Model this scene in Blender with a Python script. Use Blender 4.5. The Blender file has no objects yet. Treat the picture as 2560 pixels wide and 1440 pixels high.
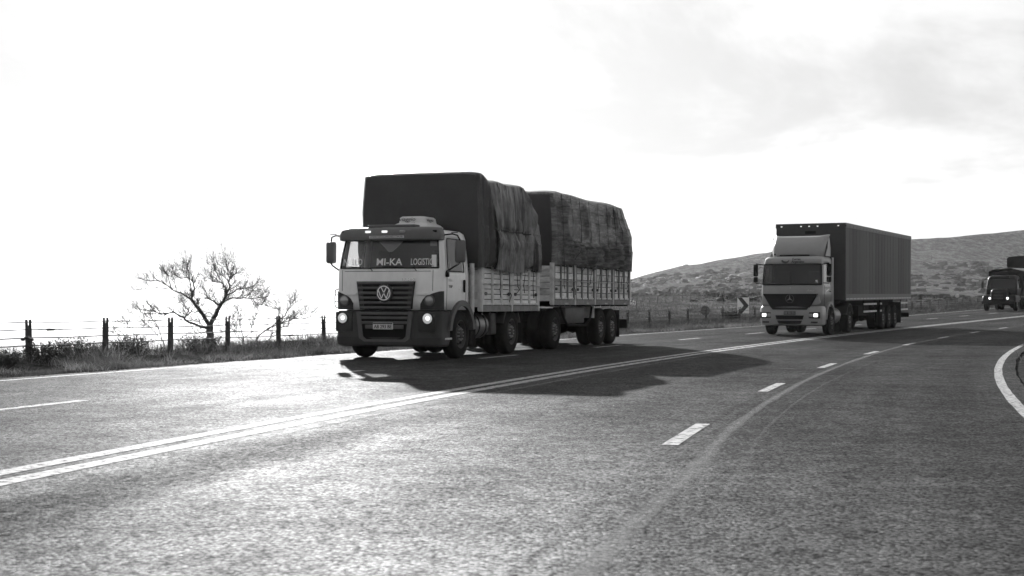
import bpy, bmesh, math, random
import numpy as np
from mathutils import Vector, Matrix, noise as mnoise
R = math.radians
PI = math.pi
random.seed(7)
rng = np.random.default_rng(11)
scene = bpy.context.scene
C = scene.collection

# ------------------------------------------------------------------ camera
CAM_H = 1.0455
cam = bpy.data.cameras.new('camera')
cam.sensor_width = 36.0
cam.lens = 36.0 * 3434.3 / 2560.0
cam.shift_y = (791.0 - 720.0) / 2560.0
cam.clip_start = 0.1
cam.clip_end = 40000
cam.dof.use_dof = True
cam.dof.focus_distance = 30.0
cam.dof.aperture_fstop = 5.6
cam_o = bpy.data.objects.new('camera', cam)
C.objects.link(cam_o)
cam_o.location = (0, 0, CAM_H)
cam_o.rotation_euler = (PI / 2, 0, 0)
scene.camera = cam_o

# ------------------------------------------------------------------ sun and sky
SUN_EL, SUN_AZ = R(17.6), R(-9.2)            # azimuth from +Y towards +X
sd = Vector((math.sin(SUN_AZ) * math.cos(SUN_EL), math.cos(SUN_AZ) * math.cos(SUN_EL), math.sin(SUN_EL)))
sun = bpy.data.lights.new('sun', 'SUN')
sun.energy = 5.0
sun.angle = R(0.6)
sun.color = (1, 1, 1)
sun_o = bpy.data.objects.new('sun', sun)
C.objects.link(sun_o)
sun_o.rotation_euler = (-sd).to_track_quat('-Z', 'Y').to_euler()

world = bpy.data.worlds.new('World')
scene.world = world
world.use_nodes = True
wn, wl = world.node_tree.nodes, world.node_tree.links
wn.clear()
w_out = wn.new('ShaderNodeOutputWorld')
w_bg = wn.new('ShaderNodeBackground')
w_sky = wn.new('ShaderNodeTexSky')
w_sky.sky_type = 'NISHITA'
w_sky.sun_disc = False
w_sky.sun_elevation = SUN_EL
w_sky.sun_rotation = SUN_AZ
w_sky.air_density = 1.0
w_sky.dust_density = 2.0
w_bw = wn.new('ShaderNodeRGBToBW')
wl.new(w_sky.outputs[0], w_bw.inputs[0])
# broken cloud sheet: noise over the direction projected on a high plane
w_tc = wn.new('ShaderNodeTexCoord')
w_sep = wn.new('ShaderNodeSeparateXYZ')
wl.new(w_tc.outputs['Generated'], w_sep.inputs[0])
def wmath(op, a, b=None, c=None):
    n = wn.new('ShaderNodeMath'); n.operation = op
    for i, v in enumerate((a, b, c)):
        if v is None: continue
        if isinstance(v, (int, float)): n.inputs[i].default_value = v
        else: wl.new(v, n.inputs[i])
    return n.outputs[0]
zz = wmath('ADD', wmath('MAXIMUM', w_sep.outputs[2], 0.0), 0.22)
w_cmb = wn.new('ShaderNodeCombineXYZ')
wl.new(wmath('DIVIDE', w_sep.outputs[0], zz), w_cmb.inputs[0])
wl.new(wmath('DIVIDE', w_sep.outputs[1], zz), w_cmb.inputs[1])
w_n1 = wn.new('ShaderNodeTexNoise'); w_n1.inputs['Scale'].default_value = 1.25
w_n1.inputs['Detail'].default_value = 9; w_n1.inputs['Roughness'].default_value = 0.58
w_n1.inputs['Distortion'].default_value = 0.4
w_map = wn.new('ShaderNodeMapping'); w_map.inputs['Location'].default_value = (4.115, 0.47, 0)
wl.new(w_cmb.outputs[0], w_map.inputs[0]); wl.new(w_map.outputs[0], w_n1.inputs['Vector'])
w_ramp = wn.new('ShaderNodeMapRange'); w_ramp.interpolation_type = 'SMOOTHSTEP'
w_ramp.inputs['From Min'].default_value = 0.35; w_ramp.inputs['From Max'].default_value = 0.58
w_ramp.inputs['To Min'].default_value = 0.69; w_ramp.inputs['To Max'].default_value = 1.0   # thin gaps and sunlit cloud
wl.new(w_n1.outputs['Fac'], w_ramp.inputs['Value'])
w_veil = wmath('DIVIDE', wmath('MULTIPLY', w_bw.outputs[0], 16.0), wmath('ADD', w_bw.outputs[0], 8.0))   # cloud veil softens the glow round the sun
w_mul = wmath('MULTIPLY', wmath('ADD', w_veil, 3.6), w_ramp.outputs[0])
wl.new(w_mul, w_bg.inputs['Color'])
w_bg.inputs['Strength'].default_value = 0.05
wl.new(w_bg.outputs[0], w_out.inputs[0])

vs = scene.view_settings
vs.view_transform = 'Standard'; vs.look = 'None'; vs.gamma = 1.0; vs.exposure = 0.62
vs.use_curve_mapping = False
scene.cycles.use_denoising = True
scene.cycles.volume_bounces = 0
scene.cycles.max_bounces = 8
scene.cycles.transparent_max_bounces = 16
scene.cycles.sample_clamp_indirect = 6.0

# ------------------------------------------------------------------ materials
MATS = {}
def mat(name, g, rough=0.6, metal=0.0, var=0.0, vscale=4.0, bump=0.0, bscale=30.0, spec=0.5, stretch=(1, 1, 1), emit=0.0, coat=0.0, detail=6):
    m = bpy.data.materials.new(name); m.use_nodes = True
    nt = m.node_tree; n, l = nt.nodes, nt.links
    b = n['Principled BSDF']
    b.inputs['Base Color'].default_value = (g, g, g, 1)
    b.inputs['Roughness'].default_value = rough
    b.inputs['Metallic'].default_value = metal
    b.inputs['Specular IOR Level'].default_value = spec
    b.inputs['Coat Weight'].default_value = coat
    if emit:
        b.inputs['Emission Color'].default_value = (1, 1, 1, 1)
        b.inputs['Emission Strength'].default_value = emit
    if var or bump:
        tc = n.new('ShaderNodeTexCoord'); mp = n.new('ShaderNodeMapping')
        mp.inputs['Scale'].default_value = stretch
        l.new(tc.outputs['Object'], mp.inputs[0])
    if var:
        t = n.new('ShaderNodeTexNoise'); t.inputs['Scale'].default_value = vscale
        t.inputs['Detail'].default_value = detail; t.inputs['Roughness'].default_value = 0.65
        l.new(mp.outputs[0], t.inputs['Vector'])
        mr = n.new('ShaderNodeMapRange')
        mr.inputs['From Min'].default_value = 0.28; mr.inputs['From Max'].default_value = 0.72
        mr.inputs['To Min'].default_value = g * (1 - var); mr.inputs['To Max'].default_value = min(0.95, g * (1 + var))
        l.new(t.outputs['Fac'], mr.inputs['Value'])
        l.new(mr.outputs[0], b.inputs['Base Color'])
    if bump:
        t2 = n.new('ShaderNodeTexNoise'); t2.inputs['Scale'].default_value = bscale
        t2.inputs['Detail'].default_value = 4
        l.new(mp.outputs[0], t2.inputs['Vector'])
        bp = n.new('ShaderNodeBump'); bp.inputs['Strength'].default_value = bump; bp.inputs['Distance'].default_value = 0.02
        l.new(t2.outputs['Fac'], bp.inputs['Height']); l.new(bp.outputs[0], b.inputs['Normal'])
    MATS[name] = m
    return m

def per_object_tone(name, lo, hi):
    """each panel a slightly different tone"""
    n, l = MATS[name].node_tree.nodes, MATS[name].node_tree.links
    b = n['Principled BSDF']; src = b.inputs['Base Color'].links[0].from_socket
    oi = n.new('ShaderNodeObjectInfo'); mr = n.new('ShaderNodeMapRange'); mr.inputs['To Min'].default_value = lo; mr.inputs['To Max'].default_value = hi
    l.new(oi.outputs['Random'], mr.inputs['Value']); mu = n.new('ShaderNodeMath'); mu.operation = 'MULTIPLY'
    l.new(src, mu.inputs[0]); l.new(mr.outputs[0], mu.inputs[1]); l.new(mu.outputs[0], b.inputs['Base Color'])

def glass(name, tint, gloss=1.0):
    m = bpy.data.materials.new(name); m.use_nodes = True
    nt = m.node_tree; n, l = nt.nodes, nt.links
    n.remove(n['Principled BSDF'])
    o = n['Material Output']
    tr = n.new('ShaderNodeBsdfTransparent'); tr.inputs[0].default_value = (tint, tint, tint, 1)
    gl = n.new('ShaderNodeBsdfGlossy'); gl.inputs['Roughness'].default_value = 0.03
    gl.inputs['Color'].default_value = (gloss, gloss, gloss, 1)
    lw = n.new('ShaderNodeLayerWeight'); lw.inputs['Blend'].default_value = 0.5
    pw = n.new('ShaderNodeMath'); pw.operation = 'POWER'; l.new(lw.outputs['Facing'], pw.inputs[0]); pw.inputs[1].default_value = 5.0
    fr = n.new('ShaderNodeMath'); fr.operation = 'MULTIPLY_ADD'; l.new(pw.outputs[0], fr.inputs[0]); fr.inputs[1].default_value = 0.9; fr.inputs[2].default_value = 0.06
    mx = n.new('ShaderNodeMixShader')
    l.new(fr.outputs[0], mx.inputs[0]); l.new(tr.outputs[0], mx.inputs[1]); l.new(gl.outputs[0], mx.inputs[2])
    l.new(mx.outputs[0], o.inputs[0])
    MATS[name] = m
    return m

def leafy(name, g, trans=0.35, var=0.5, vscale=1.2):
    m = mat(name, g, 0.8, var=var, vscale=vscale, spec=0.08)
    n, l = m.node_tree.nodes, m.node_tree.links
    b = n['Principled BSDF']
    t = n.new('ShaderNodeBsdfTranslucent'); mx = n.new('ShaderNodeMixShader')
    mx.inputs[0].default_value = trans
    src = b.inputs['Base Color'].links[0].from_socket
    l.new(src, t.inputs[0])
    l.new(b.outputs[0], mx.inputs[1]); l.new(t.outputs[0], mx.inputs[2])
    l.new(mx.outputs[0], n['Material Output'].inputs[0])
    return m

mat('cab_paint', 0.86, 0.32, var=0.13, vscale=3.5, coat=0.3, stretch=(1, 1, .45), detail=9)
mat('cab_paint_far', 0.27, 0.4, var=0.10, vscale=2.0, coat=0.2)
mat('visor', 0.10, 0.45, var=0.1)
mat('plastic', 0.030, 0.6, spec=0.3, var=0.25, vscale=5, bump=0.05, bscale=160)
mat('plastic_grey', 0.075, 0.5, var=0.2, vscale=5)
mat('black', 0.004, 0.75, spec=0.15)
mat('rubber', 0.012, 0.9, spec=0.12, var=0.3, vscale=8, bump=0.15, bscale=90)
mat('chassis', 0.007, 0.8, spec=0.15, var=0.5, vscale=6)
mat('rim_nut', 0.25, 0.5, var=0.2)
mat('rim', 0.025, 0.6, metal=0.0, var=0.35, vscale=7)
mat('bright_metal', 0.45, 0.35, metal=0.8, var=0.2)
mat('chrome', 0.7, 0.18, metal=1.0)
mat('tank_metal', 0.22, 0.4, metal=0.7, var=0.3, vscale=6)
mat('white_plastic', 0.62, 0.45, var=0.06)
mat('letter_light', 0.8, 0.6)
mat('letter_dark', 0.03, 0.6)
mat('plate_white', 0.62, 0.5)
mat('plank_light', 0.74, 0.6, var=0.30, vscale=3, bump=0.25, bscale=20, stretch=(1, 1, 4), detail=8)
mat('plank_worn', 0.72, 0.65, var=0.5, vscale=3.5, bump=0.3, bscale=18, stretch=(1, 1, 3), detail=8)
mat('bed_steel', 0.60, 0.5, var=0.35, vscale=6, bump=0.1, bscale=40)
mat('bed_upright', 0.16, 0.5, var=0.4, vscale=6)
mat('bed_steel_dark', 0.045, 0.5, var=0.4, vscale=6)
mat('rope', 0.012, 0.9)
mat('seat', 0.02, 0.8)
mat('interior', 0.03, 0.8)
mat('lamp_glass', 0.35, 0.12, metal=0.4)
mat('lamp_lit', 0.8, 0.3, emit=1.4)
mat('lamp_reflector', 0.8, 0.2, emit=0.16)
mat('lamp_marker', 0.8, 0.3, emit=0.6)
mat('lamp_dim', 0.3, 0.3)
mat('reflector_tape', 0.40, 0.35, var=0.2)
glass('glass', 0.72)
glass('glass_dark', 0.14, 0.6)
mat('box_side', 0.044, 0.55, spec=0.25, var=0.35, vscale=1.6, stretch=(1, 6, 0.35), detail=8)
mat('box_front', 0.022, 0.5, var=0.3)
mat('box_rail', 0.06, 0.45, var=0.25, vscale=8)
mat('dark_truck', 0.006, 0.45, spec=0.2, var=0.3)
mat('dark_body', 0.006, 0.8, spec=0.1, var=0.3)
mat('tarp_far', 0.10, 0.4, var=0.4, vscale=2)
mat('post', 0.055, 0.9, var=0.45, vscale=9, bump=0.3, bscale=60)
mat('cable', 0.05, 0.6, metal=0.2)
mat('sign_white', 0.85, 0.5, var=0.1)
mat('sign_dark', 0.03, 0.6, var=0.2)
mat('sign_back', 0.085, 0.6, var=0.2)
mat('galvanised', 0.2, 0.5, metal=0.5, var=0.2)
mat('bark', 0.035, 0.9, var=0.5, vscale=10, bump=0.5, bscale=30)
mat('twig', 0.045, 0.9, var=0.3, vscale=3)
leafy('grass_blade', 0.105, 0.4, var=0.6, vscale=0.9)
leafy('dry_grass', 0.20, 0.5, var=0.5, vscale=0.15)
leafy('field_grass', 0.10, 0.3, var=0.5, vscale=0.15)
leafy('weed_leaf', 0.05, 0.3, var=0.6, vscale=1.5)
leafy('tussock', 0.03, 0.15, var=0.6, vscale=0.05)
mat('rock', 0.22, 0.7, spec=0.3, var=0.5, vscale=0.8, bump=0.6, bscale=4)
mat('wood_post', 0.05, 0.9)

per_object_tone('box_side', .6, 1.7); per_object_tone('plank_light', .8, 1.15); per_object_tone('plank_worn', .7, 1.2)
# tarpaulin: dusty woven plastic with creases; light streaks are wear plus painted crease highlights
def tarp_mat(name, g, streak, rough, sc2=(1, 0.7, 4), bmp=0.4, sc1=(1.2, 0.9, 0.7)):
    m = mat(name, g, rough, var=0.0)
    n, l = m.node_tree.nodes, m.node_tree.links
    b = n['Principled BSDF']
    tc = n.new('ShaderNodeTexCoord')
    m1 = n.new('ShaderNodeMapping'); m1.inputs['Scale'].default_value = sc1
    m2 = n.new('ShaderNodeMapping'); m2.inputs['Scale'].default_value = sc2
    l.new(tc.outputs['Object'], m1.inputs[0]); l.new(tc.outputs['Object'], m2.inputs[0])
    n1 = n.new('ShaderNodeTexNoise'); n1.inputs['Scale'].default_value = 2.2; n1.inputs['Detail'].default_value = 9; n1.inputs['Roughness'].default_value = 0.7
    n2 = n.new('ShaderNodeTexNoise'); n2.inputs['Scale'].default_value = 3.0; n2.inputs['Detail'].default_value = 8; n2.inputs['Roughness'].default_value = 0.7
    l.new(m1.outputs[0], n1.inputs['Vector']); l.new(m2.outputs[0], n2.inputs['Vector'])
    mu = n.new('ShaderNodeMath'); mu.operation = 'MULTIPLY'
    l.new(n1.outputs['Fac'], mu.inputs[0]); l.new(n2.outputs['Fac'], mu.inputs[1])
    mr = n.new('ShaderNodeMapRange'); mr.inputs['From Min'].default_value = 0.18; mr.inputs['From Max'].default_value = 0.42
    mr.inputs['To Min'].default_value = g * 0.7; mr.inputs['To Max'].default_value = g * 0.7 + streak
    l.new(mu.outputs[0], mr.inputs['Value']); l.new(mr.outputs[0], b.inputs['Base Color'])
    m4 = n.new('ShaderNodeMapping'); m4.inputs['Scale'].default_value = tuple(c * 2.5 for c in sc2)
    l.new(tc.outputs['Object'], m4.inputs[0])
    n4 = n.new('ShaderNodeTexNoise'); n4.inputs['Scale'].default_value = 2.0; n4.inputs['Detail'].default_value = 5; n4.inputs['Distortion'].default_value = 1.6
    l.new(m4.outputs[0], n4.inputs['Vector'])
    cr = n.new('ShaderNodeMath'); cr.operation = 'ABSOLUTE'                     # sharp creases where the noise crosses its mean
    sb = n.new('ShaderNodeMath'); sb.operation = 'SUBTRACT'; sb.inputs[1].default_value = 0.5
    l.new(n4.outputs['Fac'], sb.inputs[0]); l.new(sb.outputs[0], cr.inputs[0])
    bp = n.new('ShaderNodeBump'); bp.inputs['Strength'].default_value = bmp; bp.inputs['Distance'].default_value = 0.10
    l.new(cr.outputs[0], bp.inputs['Height']); l.new(bp.outputs[0], b.inputs['Normal'])
    return m
tarp_mat('tarp_side', 0.050, 0.36, 0.24, (1.5, 4.5, 0.5), 0.5, (1.2, 2.6, 0.4))  # paler overlay against the dark main sheet paints in part of the shading
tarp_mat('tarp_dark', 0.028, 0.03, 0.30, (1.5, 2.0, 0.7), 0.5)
tarp_mat('tarp_front', 0.030, 0.012, 0.6, (1, 1, 1), 0.05)
tarp_mat('tarp_trailer', 0.036, 0.24, 0.24, (1, 0.5, 5.0), 0.5, (1.2, 0.7, 1.4))

# asphalt
ASPHALT_GLOSS = 0.095
def asphalt_mat():
    m = mat('asphalt', 0.05, 0.5, spec=0.5)
    n, l = m.node_tree.nodes, m.node_tree.links
    b = n['Principled BSDF']
    tc = n.new('ShaderNodeTexCoord')
    def noise(scale, det=4, ro=0.6):
        t = n.new('ShaderNodeTexNoise'); t.inputs['Scale'].default_value = scale
        t.inputs['Detail'].default_value = det; t.inputs['Roughness'].default_value = ro
        l.new(tc.outputs['Object'], t.inputs['Vector']); return t.outputs['Fac']
    def mrange(v, a, bb, c, d):
        t = n.new('ShaderNodeMapRange')
        for k, x in zip(('From Min', 'From Max', 'To Min', 'To Max'), (a, bb, c, d)): t.inputs[k].default_value = x
        l.new(v, t.inputs['Value']); return t.outputs[0]
    def ma(op, x, y):
        t = n.new('ShaderNodeMath'); t.operation = op
        for i, v in enumerate((x, y)):
            if isinstance(v, (int, float)): t.inputs[i].default_value = v
            else: l.new(v, t.inputs[i])
        return t.outputs[0]
    # broad mottling, patchy wear, and single stones of different tone
    big = mrange(noise(0.16, 6, 0.65), 0.3, 0.7, 0.72, 1.3)
    mid = mrange(noise(2.2, 5, 0.7), 0.3, 0.7, 0.75, 1.25)
    fine = mrange(noise(12, 5, 0.78), 0.3, 0.7, 0.45, 1.6)
    vor = n.new('ShaderNodeTexVoronoi'); vor.inputs['Scale'].default_value = 50
    l.new(tc.outputs['Object'], vor.inputs['Vector'])
    sepc = n.new('ShaderNodeSeparateColor'); l.new(vor.outputs['Color'], sepc.inputs[0])
    stone = mrange(sepc.outputs[0], 0.0, 1.0, 0.25, 1.9)
    joint = mrange(vor.outputs['Distance'], 0.35, 0.75, 1.0, 0.35)
    # wheel paths: each lane is worn along two bands, oil-dark between them
    at = n.new('ShaderNodeAttribute'); at.attribute_name = 'lane_pos'
    wav = n.new('ShaderNodeMath'); wav.operation = 'COSINE'; l.new(ma('MULTIPLY', at.outputs['Fac'], 3.6), wav.inputs[0])
    path = ma('ADD', 1.0, ma('MULTIPLY', wav.outputs[0], ma('MULTIPLY', mid, 0.10)))
    tone = ma('MULTIPLY', ma('MULTIPLY', big, mid), path)
    grain = ma('MULTIPLY', ma('MULTIPLY', fine, stone), joint)
    pale = mrange(noise(22, 2, 0.5), 0.745, 0.79, 0.0, 0.30)
    l.new(ma('ADD', ma('MULTIPLY', ma('MULTIPLY', tone, grain), 0.012), pale), b.inputs['Base Color'])
    b.inputs['Roughness'].default_value = 0.9
    b.inputs['Specular IOR Level'].default_value = 0.0
    h = ma('ADD', ma('MULTIPLY', vor.outputs['Distance'], -0.8), ma('MULTIPLY', noise(150, 3, 0.7), 1.0))
    bp = n.new('ShaderNodeBump'); bp.inputs['Strength'].default_value = 0.7; bp.inputs['Distance'].default_value = 0.006
    l.new(h, bp.inputs['Height']); l.new(bp.outputs[0], b.inputs['Normal'])
    gl = n.new('ShaderNodeBsdfGlossy'); gl.inputs['Roughness'].default_value = 0.565
    l.new(bp.outputs[0], gl.inputs['Normal'])
    mx = n.new('ShaderNodeMixShader')
    l.new(ma('MULTIPLY', ma('MULTIPLY', tone, ma('POWER', grain, 0.6)), ASPHALT_GLOSS), mx.inputs[0])
    l.new(b.outputs[0], mx.inputs[1]); l.new(gl.outputs[0], mx.inputs[2]); l.new(mx.outputs[0], n['Material Output'].inputs[0])
    return m
asphalt_mat()
def paint_mat(name, g, wear, a0, a1, scale=9.0, fade=False):
    """worn road paint: the asphalt shows through where noise is low"""
    m = mat(name, g, 0.75, var=0.2, vscale=12, bump=0.3, bscale=70, spec=0.0 if fade else 0.2)
    n, l = m.node_tree.nodes, m.node_tree.links
    b = n['Principled BSDF']
    tc = n.new('ShaderNodeTexCoord')
    t = n.new('ShaderNodeTexNoise'); t.inputs['Scale'].default_value = scale; t.inputs['Detail'].default_value = 7; t.inputs['Roughness'].default_value = 0.75
    l.new(tc.outputs['Object'], t.inputs['Vector'])
    mr = n.new('ShaderNodeMapRange'); mr.inputs['From Min'].default_value = a0; mr.inputs['From Max'].default_value = a1
    mr.inputs['To Min'].default_value = 1 - wear; mr.inputs['To Max'].default_value = 1.0
    l.new(t.outputs['Fac'], mr.inputs['Value']); l.new(mr.outputs[0], b.inputs['Alpha'])
    if fade:                                   # soft worn edges, from the strip's own fade attribute
        at = n.new('ShaderNodeAttribute'); at.attribute_name = 'fade'; mu = n.new('ShaderNodeMath'); mu.operation = 'MULTIPLY'
        l.new(mr.outputs[0], mu.inputs[0]); l.new(at.outputs['Fac'], mu.inputs[1]); l.new(mu.outputs[0], b.inputs['Alpha'])
    return m
paint_mat('road_paint', 0.46, 0.85, 0.36, 0.54, 14.0)
paint_mat('road_seam', 0.46, 1.0, 0.25, 0.72, 40.0, True)
paint_mat('road_stain', 0.012, 1.0, 0.36, 0.66, 16.0, True)

def ground_mat():
    m = mat('ground', 0.07, 0.95, spec=0.0)
    n, l = m.node_tree.nodes, m.node_tree.links
    b = n['Principled BSDF']
    tc = n.new('ShaderNodeTexCoord')
    mp = n.new('ShaderNodeMapping'); mp.inputs['Scale'].default_value = (1, 0.3, 1); mp.inputs['Rotation'].default_value = (0, 0, 0.5)
    l.new(tc.outputs['Object'], mp.inputs[0])
    def noise(scale, det, lo, hi, a, bb):
        t = n.new('ShaderNodeTexNoise'); t.inputs['Scale'].default_value = scale; t.inputs['Detail'].default_value = det
        t.inputs['Roughness'].default_value = 0.7
        l.new(mp.outputs[0], t.inputs['Vector'])
        r = n.new('ShaderNodeMapRange')
        for k, x in zip(('From Min', 'From Max', 'To Min', 'To Max'), (lo, hi, a, bb)): r.inputs[k].default_value = x
        l.new(t.outputs['Fac'], r.inputs['Value']); return r.outputs[0], t.outputs['Fac']
    a1, _ = noise(0.02, 6, 0.35, 0.65, 0.65, 1.3)
    a3, f3 = noise(0.5, 9, 0.38, 0.60, 0.4, 1.4)
    a2, f2 = noise(2.2, 6, 0.35, 0.65, 0.55, 1.4)
    mu = n.new('ShaderNodeMath'); mu.operation = 'MULTIPLY'; l.new(a1, mu.inputs[0]); l.new(a2, mu.inputs[1])
    m3 = n.new('ShaderNodeMath'); m3.operation = 'MULTIPLY'; l.new(mu.outputs[0], m3.inputs[0]); l.new(a3, m3.inputs[1])
    m2 = n.new('ShaderNodeMath'); m2.operation = 'MULTIPLY'; l.new(m3.outputs[0], m2.inputs[0]); m2.inputs[1].default_value = 0.14
    l.new(m2.outputs[0], b.inputs['Base Color'])
    bp = n.new('ShaderNodeBump'); bp.inputs['Strength'].default_value = 0.9; bp.inputs['Distance'].default_value = 0.9
    l.new(f3, bp.inputs['Height']); l.new(bp.outputs[0], b.inputs['Normal'])
ground_mat()
mat('verge_soil', 0.06, 0.95, var=0.6, vscale=3, bump=0.8, bscale=14, spec=0.0)

# ------------------------------------------------------------------ mesh helpers
class MB:
    def __init__(s): s.v = []; s.f = []
    def add(s, vs, fs):
        o = len(s.v); s.v += [tuple(p) for p in vs]; s.f += [tuple(i + o for i in f) for f in fs]; return s
    def box(s, x0, x1, y0, y1, z0, z1, ch=0.0):
        if ch <= 0:
            v = [(x, y, z) for x in (x0, x1) for y in (y0, y1) for z in (z0, z1)]
            f = [(0, 1, 3, 2), (4, 6, 7, 5), (0, 4, 5, 1), (2, 3, 7, 6), (0, 2, 6, 4), (1, 5, 7, 3)]
            return s.add(v, f)
        bm = bmesh.new(); bmesh.ops.create_cube(bm, size=1)
        for p in bm.verts: p.co = Vector(((x0 + x1) / 2 + p.co.x * (x1 - x0), (y0 + y1) / 2 + p.co.y * (y1 - y0), (z0 + z1) / 2 + p.co.z * (z1 - z0)))
        ch = min(ch, 0.49 * min(abs(x1 - x0), abs(y1 - y0), abs(z1 - z0)))
        bmesh.ops.bevel(bm, geom=bm.edges[:], offset=ch, segments=2, profile=0.5, affect='EDGES')
        bm.verts.index_update()
        s.add([p.co[:] for p in bm.verts], [[q.index for q in fa.verts] for fa in bm.faces]); bm.free(); return s
    def tube(s, pts, r, n=8, caps=True):
        pts = [Vector(p) for p in pts]
        rr = r if isinstance(r, (list, tuple)) else [r] * len(pts)
        o = len(s.v); prev = None
        for i, p in enumerate(pts):
            d = (pts[min(i + 1, len(pts) - 1)] - pts[max(i - 1, 0)])
            d = d.normalized() if d.length > 1e-9 else Vector((0, 0, 1))
            if prev is None:
                a = d.cross(Vector((0, 0, 1)) if abs(d.z) < 0.9 else Vector((1, 0, 0))).normalized()
            else:
                a = (prev - d * prev.dot(d))
                a = a.normalized() if a.length > 1e-6 else d.orthogonal().normalized()
            prev = a; b = d.cross(a)
            for k in range(n):
                t = 2 * PI * k / n
                s.v.append(tuple(p + (a * math.cos(t) + b * math.sin(t)) * rr[i]))
        for i in range(len(pts) - 1):
            for k in range(n):
                k2 = (k + 1) % n
                s.f.append((o + i * n + k, o + i * n + k2, o + (i + 1) * n + k2, o + (i + 1) * n + k))
        if caps:
            s.f.append(tuple(o + k for k in range(n))[::-1]); e = o + (len(pts) - 1) * n
            s.f.append(tuple(e + k for k in range(n)))
        return s
    def lathe(s, prof, c, axis='x', n=32, closed=False):
        """prof: list of (a along axis, radius)"""
        o = len(s.v)
        for a, r in prof:
            for k in range(n):
                t = 2 * PI * k / n; u, w = r * math.cos(t), r * math.sin(t)
                s.v.append({'x': (c[0] + a, c[1] + u, c[2] + w), 'y': (c[0] + u, c[1] + a, c[2] + w), 'z': (c[0] + u, c[1] + w, c[2] + a)}[axis])
        m = len(prof)
        for i in range(m if closed else m - 1):
            j = (i + 1) % m
            for k in range(n):
                k2 = (k + 1) % n
                s.f.append((o + i * n + k, o + i * n + k2, o + j * n + k2, o + j * n + k))
        if not closed:
            if prof[0][1] > 1e-6: s.f.append(tuple(o + k for k in range(n)))
            if prof[-1][1] > 1e-6: s.f.append(tuple(o + (m - 1) * n + k for k in range(n)))
        return s
    def prism(s, poly, a, b, axis='y'):
        """poly in the other two axes (y: (x,z); x: (y,z); z: (x,y)), from a to b along axis"""
        def P(p, t): return {'y': (p[0], t, p[1]), 'x': (t, p[0], p[1]), 'z': (p[0], p[1], t)}[axis]
        n = len(poly)
        v = [P(p, a) for p in poly] + [P(p, b) for p in poly]
        f = [tuple(range(n)), tuple(range(2 * n - 1, n - 1, -1))] + [(i, (i + 1) % n, n + (i + 1) % n, n + i) for i in range(n)]
        return s.add(v, f)
    def build(s, name, m, parent=None, smooth=None, bevel=0.0):
        me = bpy.data.meshes.new(name); me.from_pydata(s.v, [], s.f); me.update()
        bm = bmesh.new(); bm.from_mesh(me); bmesh.ops.recalc_face_normals(bm, faces=bm.faces[:])
        if bevel:
            bmesh.ops.bevel(bm, geom=[e for e in bm.edges if len(e.link_faces) == 2 and e.calc_face_angle(0) > 0.5], offset=bevel, segments=2, profile=0.5, affect='EDGES')
        bm.to_mesh(me); bm.free()
        return link(name, me, m, parent, smooth)

def link(name, me, m, parent=None, smooth=None):
    me.materials.append(MATS[m] if isinstance(m, str) else m)
    if smooth is not None:
        me.shade_smooth()
        if smooth < 179: me.set_sharp_from_angle(angle=R(smooth))
    o = bpy.data.objects.new(name, me); C.objects.link(o)
    if parent: o.parent = parent
    return o
def tag(o, label=None, cat=None, group=None, kind=None):
    if label: o['label'] = label
    if cat: o['category'] = cat
    if group: o['group'] = group
    if kind: o['kind'] = kind
    return o
def empty(name, loc, rot=(0, 0, 0)):
    o = bpy.data.objects.new(name, None); C.objects.link(o); o.location = loc; o.rotation_euler = rot
    o.empty_display_size = 0.3; return o
def copy_tree(o, parent=None):
    c = o.copy(); C.objects.link(c); c.parent = parent
    for ch in o.children: copy_tree(ch, c)
    return c
def text(name, body, size, loc, rot, m, parent, width=None, shear=0.0, extrude=0.002, bold=0.0):
    cu = bpy.data.curves.new(name, 'FONT'); cu.body = body; cu.size = size; cu.align_x = 'CENTER'; cu.align_y = 'CENTER'
    cu.extrude = extrude; cu.shear = shear; cu.offset = bold; cu.resolution_u = 3
    t = bpy.data.objects.new(name, cu); C.objects.link(t)
    bpy.context.view_layer.update()
    me = bpy.data.meshes.new_from_object(t.evaluated_get(bpy.context.evaluated_depsgraph_get()))
    bpy.data.objects.remove(t); bpy.data.curves.remove(cu)
    if width:
        xs = [v.co.x for v in me.vertices]; k = width / max(1e-6, max(xs) - min(xs)); mid = (max(xs) + min(xs)) / 2
        for v in me.vertices: v.co.x = (v.co.x - mid) * k
    me.materials.clear()
    o = link(name, me, m, parent); o.location = loc; o.rotation_euler = rot
    return o
FRONT = (PI / 2, 0, 0)
SIDE = (PI / 2, 0, PI / 2)

# ------------------------------------------------------------------ road geometry
HD, K1, K2, G1, G2, BANK = 0.184726, 7.04748e-3, -6.50518e-5, 1.20563e-3, 2.37451e-4, 6.17856e-3
OFF_E1, OFF_D2, OFF_C, OFF_D1, OFF_E0 = -1.843, 1.146, 4.791, 8.209, 11.627
FENCE_OFF = 14.2
_s = np.arange(-60, 320.01, 0.1)
_k = np.maximum(K1 + K2 * np.maximum(_s, 0), 0.0004)
_i0 = int(np.argmin(abs(_s)))
_ang = np.cumsum(_k) * 0.1; _ang = _ang - _ang[_i0] + HD
_x = np.cumsum(np.sin(_ang)) * 0.1; _x -= _x[_i0]
_y = np.cumsum(np.cos(_ang)) * 0.1; _y -= _y[_i0]
def road_z(s, off):
    s = np.clip(s, -10, 150)
    return BANK * np.clip(off, -8, 16) + G1 * s + G2 * s * s / 2 * (s > 0)
def road(s, off):
    s = np.asarray(s, float); off = np.asarray(off, float)
    a = np.interp(s, _s, _ang)
    return np.interp(s, _s, _x) - np.cos(a) * off, np.interp(s, _s, _y) + np.sin(a) * off, road_z(s, off)
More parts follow.
